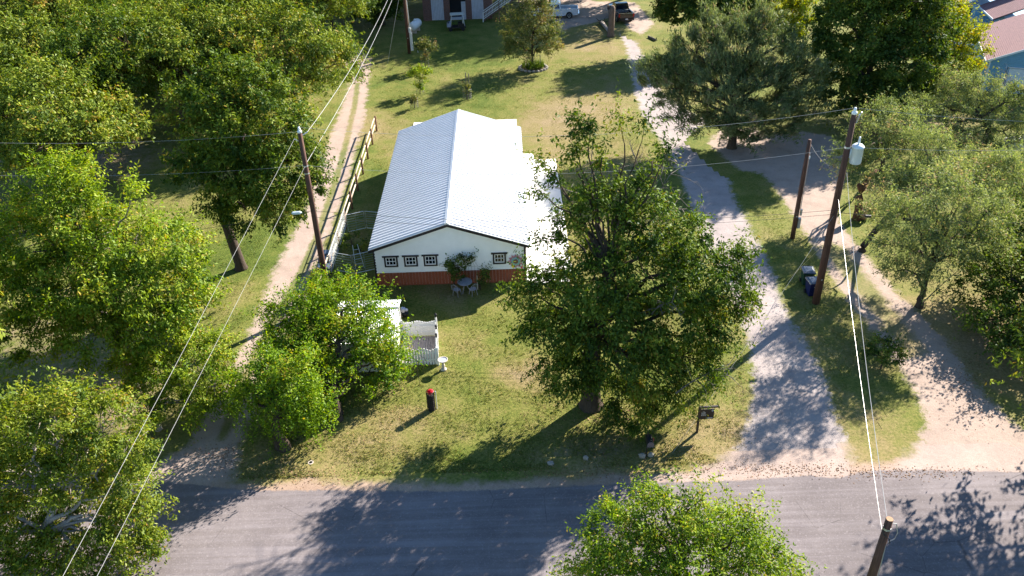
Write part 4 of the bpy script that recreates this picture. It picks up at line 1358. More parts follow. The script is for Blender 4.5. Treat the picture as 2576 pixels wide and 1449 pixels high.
# ================================================================ LITTLE SHED AND WHITE PICKET YARD
shed = thing('garden_shed', 'little white shed with a corrugated metal gable roof half hidden under the leafy tree', 'shed', (-8.0, 37.6, 0))
def corr(x0, x1, ya, za, yb, zb_, pitch=.115, amp=.018):
    mb = MB()
    vs, fs = [], []
    n = int((x1 - x0) / (pitch / 4))
    for i in range(n + 1):
        x = x0 + (x1 - x0) * i / n
        h = amp * math.sin(2 * math.pi * i / 4)
        vs += [(x, ya, za + h), (x, yb, zb_ + h), (x, ya, za + h - .012), (x, yb, zb_ + h - .012)]
    for i in range(n):
        a, b = 4 * i, 4 * i + 4
        fs += [(a, b, b + 1, a + 1), (a + 3, b + 3, b + 2, a + 2), (a + 1, b + 1, b + 3, a + 3), (a, a + 2, b + 2, b)]
    return mb.add(vs, fs)
ZRG, ZSE = 2.75, 2.15
for i in range(5):
    x0 = -9.75 + i * .70
    part('roof_sheet', corr(x0, x0 + .695, 37.88, ZRG, 35.5, ZSE, amp=.028), M_roof, shed, world=True)
    part('roof_sheet', corr(x0, x0 + .695, 37.90, ZRG, 39.2, 2.42, amp=.028), M_roof, shed, world=True)
part('ridge_cap', MB().tube([(-9.75, 37.89, ZRG + .02), (-6.26, 37.89, ZRG + .02)], .06, 8), M_roof, shed, world=True)
for x in (-9.65, -6.45):
    for y in (35.7, 39.05):
        part('post', MB().box((x, y, 1.05), (.10, .10, 2.1)), M_white, shed, world=True)
for i in range(14):
    part('wall_board', MB().box((-9.55 + i * .225, 35.78, 1.02), (.215, .025, 2.0)), M_white, shed, world=True)
for i in range(14):
    part('wall_board', MB().box((-6.47, 35.92 + i * .228, 1.05), (.025, .218, 2.06)), M_white, shed, world=True)
for i in range(14):
    part('wall_board', MB().box((-9.63, 35.92 + i * .228, 1.05), (.025, .218, 2.06)), M_white, shed, world=True)

deck = thing('deck', 'weathered grey plank deck inside the white picket yard', 'deck', (-5.4, 37.6, 0))
M_deck = mat("weathered grey planks", (.30, .265, .255), .9, var=.3, scale=3, grain=(8, .8, 3))
for i in range(15):
    j = random.Random(i).uniform(-.008, .008)
    part('deck_plank', MB().box((-6.32 + i * .138, 37.62, .06 + j), (.125, 2.5, .05)), M_deck, deck, world=True)
yard = thing('picket_fence', 'white scalloped fence enclosing the small plank deck', 'fence', (-5.4, 37.6, 0))
A, B_, C_, D_ = (-6.42, 39.0), (-4.42, 38.92), (-4.20, 36.22), (-6.05, 36.25)
def picket(p, ang, h, wd, th=.022, pointed=True):
    mb = MB()
    poly = [(-wd / 2, .06), (wd / 2, .06), (wd / 2, h - .04), (wd * .25, h), (-wd * .25, h), (-wd / 2, h - .04)]
    mb.prism(poly, -th / 2, th / 2)
    o = part('picket', mb, M_white, yard)
    o.location = (p[0] + 5.4, p[1] - 37.6, 0)
    o.rotation_euler = (0, 0, ang)
def run(p, q, n, hf, gap):
    p, q = np.array(p), np.array(q)
    L = np.linalg.norm(q - p)
    ang = math.atan2(q[1] - p[1], q[0] - p[0])
    for i in range(n):
        t = (i + .5) / n
        picket(p + (q - p) * t, ang, hf(t), L / n - gap)
    nrm = np.array([math.sin(ang), -math.cos(ang)])
    for zz in (.35, .80):
        a, b = p - nrm * .04 * -1, q - nrm * .04 * -1
        part('fence_rail', MB().tube([(*a, zz), (*b, zz)], .03, 4), M_white, yard, world=True)
run(A, B_, 14, lambda t: 1.05 + .05 * math.cos((t - .48) * 4 * math.pi), .006)
run(B_, C_, 17, lambda t: 1.12, .012)
run(C_, D_, 12, lambda t: 1.02 + .13 * abs(math.cos(t * 2.4 * math.pi)), .045)
for i, (p, h) in enumerate(((B_, 1.35), (C_, 1.2), ((-4.31, 37.6), 1.2), (A, 1.15))):
    part('post', MB().box((p[0] + .03, p[1], h / 2), (.1, .1, h)), M_white, yard, world=True)
for p, z_, lab in ((B_, 1.35, 'small black lantern on the rear corner post of the white fence'), ((-4.36, 38.1), 1.12, 'small black lantern on the right side of the white fence, the farther one'), ((-4.31, 37.3), 1.12, 'small black lantern on the right side of the white fence, the nearer one')):
    ln = thing('lantern', lab, 'lantern', (p[0] + .03, p[1], z_), 0, 'lanterns on the white fence')
    part('base', MB().lathe([(.06, 0), (.06, .03), (.045, .05)], 8), M_black, ln)
    part('glass', MB().lathe([(.05, .05), (.055, .16)], 6), M_glass, ln)
    part('cap', MB().lathe([(.085, .16), (.07, .19), (.02, .25), (.012, .29)], 8), M_black, ln)

rg = random.Random(5)
st = MB()
c = G(1019, 796)
for k in range(9):
    q = rg.uniform(0, 6.28)
    st.stone((c[0] + .12 * math.cos(q), c[1] + .12 * math.sin(q), .42 + rg.uniform(-.06, .16)), (.22, .22, .2), rg, 6)
urn = thing('planter_urn', 'dark pot heaped with pale whitish blooms behind the white fence', 'planter', (c[0], c[1], 0))
part('pot', MB().lathe([(.14, 0), (.2, .1), (.24, .3), (.22, .33)], 12), M_black, urn, True)
part('blooms', st, mat("pale lilac blooms", (.60, .55, .60), .8, var=.35, scale=12), urn, world=True, kind='stuff')
c2 = G(1006, 799)
solo('garden_stone', MB().stone((c2[0], c2[1], .2), (.42, .36, .46), rg, 8), mat("tan stone", (.40, .33, .25), .9, var=.3), 'rounded tan stone beside the pot of pale blooms', 'stone')

# bird baths, hook, planter tube
M_stone = mat("cast stone", (.46, .40, .34), .85, var=.18, scale=6)
M_water = mat("still water", (.30, .32, .36), .12, spec=.6, var=.05)
def bird_bath(label, p, s_=1.0):
    t = thing('bird_bath', label, 'bird bath', (p[0], p[1], 0), 0, 'stone bird baths')
    part('pedestal', MB().lathe([(.17, 0), (.17, .05), (.12, .09), (.075, .16), (.10, .30), (.065, .38), (.06, .5), (.13, .58)], 14), M_stone, t, True)
    part('bowl', MB().lathe([(.10, .57), (.22, .60), (.27, .66), (.275, .69), (.245, .69), (.22, .65), (.05, .635)], 20), M_stone, t, True)
    part('water', MB().lathe([(.232, .660), (.231, .664)], 20), M_water, t)
    t.scale = (s_, s_, s_)
bird_bath('stone bird bath at the corner of the white picket fence', G(1116, 930), 1.02)
bird_bath('pale bird bath under the oak near the stepping stones', G(2337, 252), 1.3)
hk = G(1056, 968)
solo('plant_hook', MB().tube([(hk[0], hk[1], 0), (hk[0] - .05, hk[1], 1.2), (hk[0], hk[1], 1.55), (hk[0] + .22, hk[1] + .02, 1.85), (hk[0] + .4, hk[1] + .02, 1.8), (hk[0] + .42, hk[1], 1.65)], .014, 5), M_black, 'thin black plant hook standing before the white pickets', 'garden hook')
pt = G(1086, 1030)
tub = thing('planter_tube', 'dark wire planter tube with red flowers on top standing on the front lawn', 'planter', (pt[0], pt[1], 0))
mb = MB()
for i in range(14):
    q = 2 * math.pi * i / 14
    mb.tube([(.2 * math.cos(q), .2 * math.sin(q), 0), (.2 * math.cos(q), .2 * math.sin(q), 1.2)], .012, 4, False)
for j in range(9):
    mb.tube([(.2 * math.cos(2 * math.pi * i / 14), .2 * math.sin(2 * math.pi * i / 14), .08 + j * .14) for i in range(15)], .009, 3, False)
part('wire_tube', mb, M_black, tub, kind='stuff')
part('liner', MB().lathe([(.15, .0), (.16, .9), (.10, .95)], 12), mat("dark soil liner", (.030, .026, .022), .95, var=.5, scale=9), tub)
part('post', MB().tube([(.27, .05, 0), (.27, .05, 1.15)], .03, 5), M_metal, tub)
rr_ = np.random.default_rng(3)
fd = sphere_dirs(rr_, 260)
fp_ = np.array([0, 0, 1.18]) + fd * rr_.random((260, 1)) ** .5 * np.array([.19, .19, .13])
def flat_mesh(name, parts, m):
    me = quads_mesh(name, parts, m)
    return me
o = link('flowers', quads_mesh('flowers', [leaf_quads(fp_, unit(fd + np.array([0, -.2, .7])), fd, np.full(260, .07), np.full(260, .06), np.full(260, .5))], leaf_mat("red petals", (.35, .008, .015), (.55, .015, .03), (.62, .05, .09), .2)), tub)
o['kind'] = 'stuff'

# ================================================================ FRONT LAWN THINGS
sg = G(1753, 1087)
M_board = mat("black sign board", (.013, .012, .014), .45, var=.2)
sign = thing('yard_sign', 'black hanging yard sign with small white lettering on a dark post', 'sign', (sg[0], sg[1], 0), .05)
part('post', MB().box((0, 0, .82), (.10, .10, 1.64)), M_trim, sign)
part('arm', MB().box((.42, 0, 1.57), (.92, .085, .085)), M_trim, sign)
part('board', MB().box((.40, 0, 1.13), (.66, .035, .62)), M_board, sign)
part('hanger', MB().tube([(.2, 0, 1.43), (.2, 0, 1.54)], .01, 4), M_metal, sign)
part('hanger', MB().tube([(.62, 0, 1.43), (.62, 0, 1.54)], .01, 4), M_metal, sign)
let = MB()
rl = random.Random(9)
for row, (zz, x0, x1, h) in enumerate(((1.30, .16, .26, .026), (1.24, .11, .30, .026), (1.195, .11, .29, .022), (1.15, .11, .30, .022), (1.10, .10, .44, .020), (1.06, .10, .34, .018))):
    x = x0
    while x < x1:
        wl = rl.uniform(.010, .022)
        let.box((x + wl / 2, -.0195, zz), (wl, .003, h * rl.uniform(.6, 1)))
        x += wl + rl.choice((.006, .006, .018))
x = .36
while x < .68:
    wl = rl.uniform(.014, .03)
    let.box((x + wl / 2, -.0195, .885), (wl, .003, .045 * rl.uniform(.6, 1)))
    x += wl + .008
part('lettering', let, M_white, sign, kind='stuff')
em = MB().tube([(.64 + .05 * math.cos(2 * math.pi * i / 14), -.021, 1.34 + .055 * math.sin(2 * math.pi * i / 14)) for i in range(15)], .006, 4)
part('emblem', em, M_white, sign)
part('emblem_bar', MB().box((.64, -.0195, 1.34), (.02, .003, .07)), M_white, sign)

mg = G(1625, 1150)
mail = thing('mailbox', 'black curved mailbox on a slim black post by the road edge', 'mailbox', (mg[0], mg[1], 0))
part('post', MB().tube([(0, 0, 0), (.02, 0, 1.2), (.0, 0, 1.55)], .028, 6), M_trim, mail)
poly = [(.16 * math.cos(a) , .16 * math.sin(a)) for a in np.linspace(0, math.pi, 10)]
poly += [(-.16, -.16), (.16, -.16)]
bx = MB().prism([(p_[0] + .10, p_[1] + 1.12) for p_ in poly], -.34, .20)
part('box', bx, M_black, mail)
part('door', MB().prism([(p_[0] * .97 + .10, p_[1] * .97 + 1.12) for p_ in poly], -.365, -.341), M_lid, mail)
part('flag', MB().box((.27, -.1, 1.2), (.01, .05, .22)), M_red, mail)
part('hook', MB().tube([(0, 0, 1.5), (0, -.02, 1.8), (.03, -.04, 2.0)], .012, 4), M_black, mail)
M_rock = mat("pale limestone", (.27, .245, .21), .9, var=.25, scale=5)
for (u, v), d, lab in (((1615, 1151), (.40, .26, .30), 'pale pointed rock left of the mailbox post'), ((1637, 1148), (.34, .24, .26), 'grey pointed rock right of the mailbox post'), ((1385, 1168), (.38, .28, .18), 'flat pale rock on the shaded lawn edge by the road'), ((1473, 1156), (.30, .26, .26), 'dark rounded rock on the shaded lawn edge')):
    g = G(u, v)
    solo('rock', MB().stone((g[0], g[1], d[2] * .4), d, rg, 7), M_rock, lab, 'rock', 'rocks along the lawn edge')
wm_ = G(782, 1164)
box_t = thing('water_meter_box', 'small concrete meter box with a dark hole in the lawn corner near the road', 'meter box', (wm_[0], wm_[1], 0))
part('collar', MB().lathe([(.14, 0), (.14, .03), (.09, .03), (.09, .02)], 8), M_stone, box_t)
part('lid', MB().lathe([(.088, .022), (.085, .026)], 8), M_black, box_t)  # black disc, colour stands for the shade down the open hole

# patio set under the gable
pg = G(1171, 733)
M_iron = mat("white cast iron", (.26, .26, .29), .6, var=.15)
tb_ = thing('patio_table', 'round white lattice patio table in the shade of the gable', 'table', (pg[0], pg[1], 0))
mb = MB().lathe([(.46, .70), (.47, .72), (.46, .735), (.41, .735), (.40, .71)], 24)
part('rim', mb, M_iron, tb_, True)
mb = MB()
for k in range(16):
    q = 2 * math.pi * k / 16
    mb.tube([(.05 * math.cos(q), .05 * math.sin(q), .72), (.42 * math.cos(q + .25), .42 * math.sin(q + .25), .72)], .022, 4, False)
for r_ in (.12, .24, .34):
    mb.tube([(r_ * math.cos(2 * math.pi * i / 18), r_ * math.sin(2 * math.pi * i / 18), .722) for i in range(19)], .022, 4, False)
part('lattice_top', mb, M_iron, tb_)
for k in range(3):
    q = 2 * math.pi * k / 3
    part('leg', MB().tube([(.1 * math.cos(q), .1 * math.sin(q), .70), (.15 * math.cos(q), .15 * math.sin(q), .35), (.34 * math.cos(q), .34 * math.sin(q), 0)], .022, 5), M_iron, tb_)
def patio_chair(p, rz, label):
    t = thing('patio_chair', label, 'chair', (p[0], p[1], 0), rz, 'white patio chairs')
    part('seat', MB().lathe([(.20, .42), (.22, .44), (.20, .455)], 14), M_iron, t)
    mb = MB().tube([(-.2, -.2, .45), (-.22, -.24, .8), (0, -.27, .92), (.22, -.24, .8), (.2, -.2, .45)], .018, 5)
    for x in (-.1, 0, .1):
        mb.tube([(x, -.2, .45), (x, -.26, .88)], .012, 4)
    part('backrest', mb, M_iron, t)
    for sx in (-1, 1):
        for sy in (-1, 1):
            part('leg', MB().tube([(sx * .15, sy * .15, .43), (sx * .19, sy * .19, 0)], .016, 5), M_iron, t)
patio_chair((pg[0] - .50, pg[1] - .42), -.55, 'white patio chair left of the round table')
patio_chair((pg[0] + .50, pg[1] - .40), .55, 'white patio chair right of the round table')
sk = G(1202, 728)
solo('stake', MB().tube([(sk[0], sk[1], 0), (sk[0], sk[1], 1.0)], .035, 6), M_rail, 'pale wooden stake beside the patio table', 'stake')
# trellis behind the table
trl = thing('trellis', 'thin grey wire trellis arched against the gable wall', 'trellis', (G(1185, 722)[0], YF - .16, 0))
for k in range(6):
    x = -.5 + k * .2
    part('wire', MB().tube([(x * .6, 0, 0), (x, .0, 1.3), (x * .9 - .15, .0, 1.9 - abs(x) * .5)], .008, 3), M_cage, trl)
for zz in (.5, .9, 1.3, 1.7):
    part('wire', MB().tube([(-.42, .006, zz), (.42, .006, zz)], .008, 3), M_cage, trl)

# stump, pot and stepping stones by the right lane
sm = G(2155, 552)
stump = thing('tree_stump', 'leaning dead trunk forking above a clay pot beside the dirt lane', 'tree trunk', (sm[0], sm[1], 0))
mb = MB()
mb.tube([(0, 0, -.1), (.02, .1, .7), (-.05, .2, 1.6), (.05, .3, 2.2), (.5, .6, 2.8), (1.1, 1.0, 3.3)], [.34, .27, .26, .24, .15, .09], 9)
mb.tube([(0, .28, 2.1), (-.22, .3, 2.5), (-.26, .3, 2.62)], [.18, .16, .10], 7)
part('trunk', mb, bark_mat("reddish bark", (.16, .085, .055)), stump, True)
pc = G(2158, 541)
pot = thing('clay_pot', 'terracotta pot standing at the foot of the leaning dead trunk', 'pot', (pc[0] + .15, pc[1] - .55, 0))
M_terra = mat("terracotta", (.36, .19, .12), .85, var=.2)
part('body', MB().lathe([(.24, 0), (.40, .22), (.44, .40), (.36, .60), (.34, .62)], 16), M_terra, pot, True)
part('rim', MB().lathe([(.36, .60), (.44, .66), (.44, .72), (.35, .72), (.32, .64)], 16), M_terra, pot, True)
part('soil', MB().lathe([(.33, .63), (.1, .65)], 12), mat("potting soil", (.06, .045, .035), .95, var=.4, scale=12), pot)
for i, (u, v) in enumerate(((2292, 293), (2302, 288), (2313, 285), (2322, 279))):
    g = G(u, v)
    solo('stepping_stone', MB().stone((g[0], g[1], .04), (.8, .75, .10), rg, 8), M_rock, ('first stepping stone, nearest the transformer pole', 'second stepping stone in the short row', 'third stepping stone in the short row', 'last stepping stone, nearest the bird bath under the oak')[i], 'stepping stone', 'stepping stones')


def gas_tank(label, p, rz, L=2.2, r=.48):
    t = thing('gas_tank', label, 'gas tank', (p[0], p[1], 0), rz, 'white gas tanks')
    part('tank', MB().lathe([(.05, -L / 2 - .28), (r * .7, -L / 2 - .2), (r, -L / 2), (r, L / 2), (r * .7, L / 2 + .2), (.05, L / 2 + .28)], 18, c=(0, 0, r + .35), axis='X'), M_white, t, True)
    part('dome', MB().lathe([(.16, 0), (.16, .12), (.1, .2)], 10, c=(0, 0, 2 * r + .33)), M_white, t, True)
    for s_ in (-1, 1):
        part('foot', MB().box((s_ * L * .32, 0, .2), (.14, r * 1.3, .4)), M_stone, t)
gas_tank('white gas tank among the mesquites at the right edge', G(2562, 385), .15, 2.6, .55)
gas_tank('white gas tank in the deep shade left of the brick house', G(1046, 80), 1.3, 1.9, .52)

# ================================================================ BACK OF THE YARD: BRICK HOUSE, VEHICLES, STUMP
def brick_mat():
    t = NT("dark red brick")
    b = t.n("TexBrick")
    mp = t.n("Mapping")
    mp.inputs['Rotation'].default_value = (math.pi / 2, 0, 0)
    t.l(t.obj(), mp.inputs['Vector'])
    t.l(mp.outputs[0], b.inputs['Vector'])
    b.inputs['Color1'].default_value = (.15, .060, .045, 1)
    b.inputs['Color2'].default_value = (.095, .040, .034, 1)
    b.inputs['Mortar'].default_value = (.20, .17, .15, 1)
    b.inputs['Scale'].default_value = 1.0
    b.inputs['Brick Width'].default_value = .22
    b.inputs['Row Height'].default_value = .075
    b.inputs['Mortar Size'].default_value = .008
    return t.surf(b.outputs['Color'], .9, 0, t.bump(b.outputs['Fac'], .4, -.01))


def stepped(p0, u, w, n, drop=.018):
    """courses of shingles: p0 eave corner, u along the eave, w up the slope"""
    p0, u, w = np.array(p0, float), np.array(u, float), np.array(w, float)
    nr = np.cross(u, w)
    nr = nr / np.linalg.norm(nr)
    if nr[2] < 0:
        nr = -nr
    mb = MB()
    for i in range(n):
        a = p0 + w * i / n
        b = p0 + w * (i + 1) / n
        vs = [a + nr * drop, a + u + nr * drop, b + u, b, a, a + u]
        mb.add(vs, [(0, 1, 2, 3), (4, 5, 1, 0)])
    mb.add([p0 - nr * .12, p0 + u - nr * .12, p0 + u + w - nr * .12, p0 + w - nr * .12], [(3, 2, 1, 0)])
    return mb


M_brick = brick_mat()
M_shing = mat("brown red shingles", (.23, .125, .125), .9, var=.35, scale=7)
M_dkshing = mat("grey shingles", (.10, .09, .085), .9, var=.3, scale=5)
M_door = mat("white garage door", (.42, .44, .50), .6, var=.12)
M_blue = mat("blue lap siding", (.15, .33, .50), .7, var=.08)
M_wtrim = mat("pale blue white trim", (.56, .63, .70), .6, var=.06)
M_dark = mat("dark interior", (.012, .012, .014), .9)
BY = 107.9
bh = thing('brick_house', 'dark red brick house with white garage doors in deep shade at the top edge', 'house', (-5.8, BY, 0))
xs_ = [(-10.17, -9.1), (-7.53, -6.77), (-4.71, -3.98), (-2.47, -1.39)]
for a, b in xs_:
    part('wall_pier', MB().box(((a + b) / 2, BY + .2, 1.3), (b - a, .4, 2.6)), M_brick, bh, world=True)
part('wall', MB().box((-5.78, BY + .2, 4.0), (8.78, .4, 2.8)), M_brick, bh, world=True)
for x in (-10.0, -1.57):
    part('wall', MB().box((x, BY + 5.2, 2.7), (.34, 9.6, 5.4)), M_brick, bh, world=True)
part('wall', MB().box((-5.78, BY + 10.1, 2.7), (8.78, .3, 5.4)), M_brick, bh, world=True)
for s_ in (-1, 1):
    part('roof', stepped((-10.7, BY + 5.1 + s_ * 5.7, 5.3), (9.9, 0, 0), (0, -s_ * 5.7, 2.2), 26), M_dkshing, bh, world=True)
for k, (a, b) in enumerate(((-9.1, -7.53), (-6.77, -4.71), (-3.98, -2.47))):
    if k == 1:
        part('garage_shade_sheet', MB().box(((a + b) / 2, BY + .34, 1.3), (b - a - .02, .02, 2.56)), M_dark, bh, world=True)  # flat near-black sheet, painted for the shade inside the open garage
        part('door_panel', MB().box((a + 1.75, BY + .20, 1.1), (.55, .06, 2.2)), M_door, bh, world=True)
        part('sill', MB().box(((a + b) / 2, BY + .1, .17), (b - a - .1, .3, .3)), M_door, bh, world=True)
        continue
    n_ = 8
    for i in range(n_):
        x = a + (b - a) * (i + .5) / n_
        part('door_board', MB().box((x, BY + .12, 1.29), ((b - a) / n_ - .02, .05, 2.56)), M_door, bh, world=True)
st_ = thing('outdoor_stairs', 'white railed wooden stairs climbing the right end of the brick house', 'stairs', (-.3, 106.9, 0))
M_step = mat("brown treads", (.16, .085, .06), .8)
for i in range(15):
    part('tread', MB().box((-2.4 + i * .30, 106.95, .16 + i * .19), (.30, 1.0, .045)), M_step, st_, world=True)
for yy in (106.42, 107.5):
    part('handrail', MB().tube([(-2.5, yy, 1.12), (1.95, yy, 3.95)], .05, 5), M_white, st_, world=True)
    part('bottom_rail', MB().tube([(-2.5, yy, .38), (1.95, yy, 3.2)], .04, 5), M_white, st_, world=True)
for i in range(24):
    x = -2.45 + i * .19
    z_ = .38 + (x + 2.5) * .634
    part('baluster', MB().box((x, 106.42, z_ + .38), (.045, .045, .74)), M_white, st_, world=True)
for x in (-2.55, -.5, 1.98):
    z_ = max(.0, .3 + (x + 2.5) * .634)
    part('newel_post', MB().box((x, 106.42, (z_ + .9) / 2), (.11, .11, z_ + .9)), M_white if x < -2 else M_step, st_, world=True)

# pickups
M_silver = mat("silver white car paint", (.62, .65, .70), .25, .25, var=.03)
M_blackp = mat("black car paint", (.012, .012, .014), .2, var=.1, spec=.6)
M_tyre = mat("tyre rubber", (.018, .018, .019), .8)
M_rim = mat("alloy rim", (.42, .43, .45), .3, .7)
M_tail = mat("red tail lamp", (.45, .012, .012), .25)
M_head = mat("clear head lamp", (.65, .68, .72), .15)
M_chrome = mat("chrome bumper", (.60, .61, .63), .2, .8)


def pickup(label, loc, rz, paint, bump):
    t = thing('pickup_truck', label, 'pickup truck', (loc[0], loc[1], 0), rz)
    def arch(cx, r=.46, n=8):
        return [(cx + r * math.cos(a), .42 + r * math.sin(a)) for a in np.linspace(0, math.pi, n)]
    RW, FW = -1.75, 1.85
    low = [(2.85, .45), *[(x, z) for x, z in arch(FW)], *[(x, z) for x, z in arch(RW)], (-2.80, .50), (-2.86, 1.22), (-.62, 1.24), (1.15, 1.20), (2.2, 1.16), (2.75, 1.02), (2.92, .80)]
    for s_ in (-1, 1):
        part('side_panel', MB().prism(low, s_ * .86, s_ * .985), paint, t)
    b = MB()
    b.box((1.95, 0, .92), (1.65, 1.70, .42), taper=.97)
    b.box((.27, 0, .80), (1.75, 1.70, .80))
    b.box((-1.7, 0, .62), (2.2, 1.70, .10))
    b.box((2.80, 0, .82), (.14, 1.72, .34))
    part('body', b, paint, t)
    part('bed_liner', MB().box((-1.7, 0, .69), (2.16, 1.69, .03)), M_black, t)
    part('tailgate', MB().box((-2.82, 0, .92), (.08, 1.71, .60)), paint, t)
    cab = [(1.20, 1.18), (.52, 1.86), (.25, 1.93), (-.42, 1.92), (-.60, 1.84), (-.68, 1.18)]
    cb = MB()
    n = len(cab)
    vs = [(x, -.93 if z < 1.3 else -.76, z) for x, z in cab] + [(x, .93 if z < 1.3 else .76, z) for x, z in cab]
    cb.add(vs, [tuple(range(n)), tuple(range(2 * n - 1, n - 1, -1))] + [((i + 1) % n, i, i + n, (i + 1) % n + n) for i in range(n)])
    part('cab', cb, paint, t)
    def sw(x0, x1, x2, x3, s_):
        f = lambda z: s_ * (.93 - (z - 1.18) / .66 * .17 + .012)
        pts = [(x0, 1.26), (x1, 1.26), (x2, 1.74), (x3, 1.74)]
        m_ = MB().add([(x, f(z), z) for x, z in pts] + [(x, f(z) - s_ * .02, z) for x, z in pts], [(0, 1, 2, 3), (7, 6, 5, 4), (0, 4, 5, 1), (1, 5, 6, 2), (2, 6, 7, 3), (3, 7, 4, 0)])
        part('side_window', m_, M_glass, t)
    for s_ in (-1, 1):
        sw(.28, 1.02, .56, .28, s_)
        sw(-.55, .20, .20, -.50, s_)
        part('mirror', MB().box((.85, s_ * 1.08, 1.30), (.12, .2, .2)), M_black, t)
        part('tail_light', MB().box((-2.84, s_ * .90, 1.02), (.07, .17, .38)), M_tail, t)
        part('headlight', MB().box((2.86, s_ * .74, .90), (.08, .34, .18)), M_head, t)
        part('running_board', MB().box((.05, s_ * .99, .40), (2.3, .16, .07)), M_black if paint is M_blackp else M_chrome, t)
        for cx in (RW, FW):
            wh = part('wheel', MB().lathe([(.2, s_ * .74), (.36, s_ * .75), (.40, s_ * .79), (.40, s_ * .95), (.36, s_ * .985), (.24, s_ * .975)], 18, c=(cx, 0, .40), axis='Y'), M_tyre, t, True)
            part('rim', MB().lathe([(.24, s_ * .97), (.22, s_ * .985), (.07, s_ * .955), (.05, s_ * .99)], 12, c=(cx, 0, .40), axis='Y'), M_rim, wh)
    part('windscreen', MB().add([(1.17, -.80, 1.24), (1.17, .80, 1.24), (.57, .68, 1.83), (.57, -.68, 1.83), (1.14, -.8, 1.22), (1.14, .8, 1.22), (.54, .68, 1.81), (.54, -.68, 1.81)], [(0, 1, 2, 3), (7, 6, 5, 4), (0, 4, 5, 1), (1, 5, 6, 2), (2, 6, 7, 3), (3, 7, 4, 0)]), M_glass, t)
    part('rear_window', MB().box((-.655, 0, 1.52), (.05, 1.36, .40)), M_glass, t)
    part('rear_bumper', MB().box((-2.93, 0, .55), (.16, 1.86, .20)), bump, t)
    part('front_bumper', MB().box((2.93, 0, .55), (.16, 1.90, .24)), bump, t)
    part('grille', MB().box((2.885, 0, .86), (.05, 1.1, .26)), M_black, t)
    part('number_plate', MB().box((-3.015, .0, .60), (.02, .32, .15)), M_white, t)
    return t


pickup('silver white crew cab pickup parked on the far gravel', (6.65, 107.75), math.pi - .06, M_silver, M_chrome)
bk = pickup('black pickup seen from behind at the end of the drive', (14.75, 106.3), math.pi / 2 + .13, M_blackp, M_black)
part('bed_rail', MB().tube([(-2.75, -.92, 1.26), (-2.75, .92, 1.26)], .025, 5), M_chrome, bk)
part('bed_rail', MB().tube([(-2.75, .92, 1.26), (-.8, .92, 1.28)], .025, 5), M_chrome, bk)
part('toolbox', MB().box((-.95, 0, 1.1), (.45, 1.5, .3)), M_chrome, bk)

# golf cart
gc = thing('golf_cart', 'dark golf cart with a pale canopy standing in the shade by the brick house', 'golf cart', (-5.75, 103.2, 0), math.pi + .1)
b = MB()
b.box((0, 0, .42), (2.2, 1.1, .14))
b.box((-.55, 0, .62), (.75, 1.08, .30))
b.box((.95, 0, .72), (.35, 1.06, .50), taper=.8)
part('body', b, M_black, gc)
part('front_cowl', MB().prism([(.75, .5), (1.2, .5), (1.15, .9), (.85, 1.0), (.72, .9)], -.52, .52), mat("grey blue cowl", (.30, .33, .42), .4), gc)
part('seat', MB().box((-.45, 0, .84), (.55, 1.0, .14)), M_black, gc)
part('seat_back', MB().box((-.78, 0, 1.12), (.12, 1.0, .45)), mat("cream vinyl", (.50, .50, .44), .6), gc)
for sx, x1 in ((.75, .55), (-.95, -.80)):
    for sy in (-.48, .48):
        part('canopy_post', MB().tube([(sx, sy, .6), (x1, sy, 1.9)], .025, 5), M_white, gc)
part('canopy', MB().box((-.12, 0, 1.94), (1.75, 1.15, .08), taper=.92), mat("cream canopy", (.48, .46, .40), .5), gc)
for sx in (-.72, .78):
    for sy in (-1, 1):
        part('wheel', MB().lathe([(.08, sy * .44), (.22, sy * .445), (.22, sy * .58), (.1, sy * .59)], 12, c=(sx, 0, .22), axis='Y'), M_tyre, gc)
part('steering_wheel', MB().lathe([(.17, 0), (.18, .02), (.15, .03)], 12, c=(.42, .25, 1.12)), M_black, gc)

# tall stump and fallen logs on the back lawn
ts = G(1536, 92)
solo('tree_stump', MB().tube([(ts[0], ts[1], -.1), (ts[0], ts[1], .25), (ts[0] + .03, ts[1], 1.2), (ts[0] + .05, ts[1], 2.4), (ts[0] + .1, ts[1], 3.3), (ts[0] + .08, ts[1], 3.55)], [.52, .42, .37, .36, .33, .20], 12), bark_mat("grey brown bark", (.21, .155, .125)), 'tall cut off trunk standing on the back lawn before the black pickup', 'tree stump', smooth=True)
l1, l2 = G(1514, 58, .2), G(1534, 82, .2)
lg = thing('log', 'pale fallen log with a ragged root end beside the tall cut off trunk', 'log', (l2[0], l2[1], 0))
part('trunk', MB().tube([(0, 0, .2), ((l1[0] - l2[0]) * .5, (l1[1] - l2[1]) * .5, .24), (l1[0] - l2[0], l1[1] - l2[1], .26)], [.17, .2, .24], 8), B_pale, lg, True)
rt = MB()
rg = np.random.default_rng(8)
for k in range(9):
    d = rg.normal(size=3) * np.array([.7, .5, .35])
    e = np.array([l1[0] - l2[0], l1[1] - l2[1], .28])
    rt.tube([e, e + d * .6, e + d + (0, 0, .1)], [.08, .05, .015], 5)
part('roots', rt, B_dark, lg, kind='stuff')
m1, m2 = G(1631, 92, .12), G(1650, 101, .12)
solo('log', MB().tube([(*m1, .13), ((m1[0] + m2[0]) / 2, (m1[1] + m2[1]) / 2, .14), (*m2, .13)], [.12, .14, .12], 8), B_grey, 'small grey log lying right of the far wheel tracks', 'log', smooth=True)

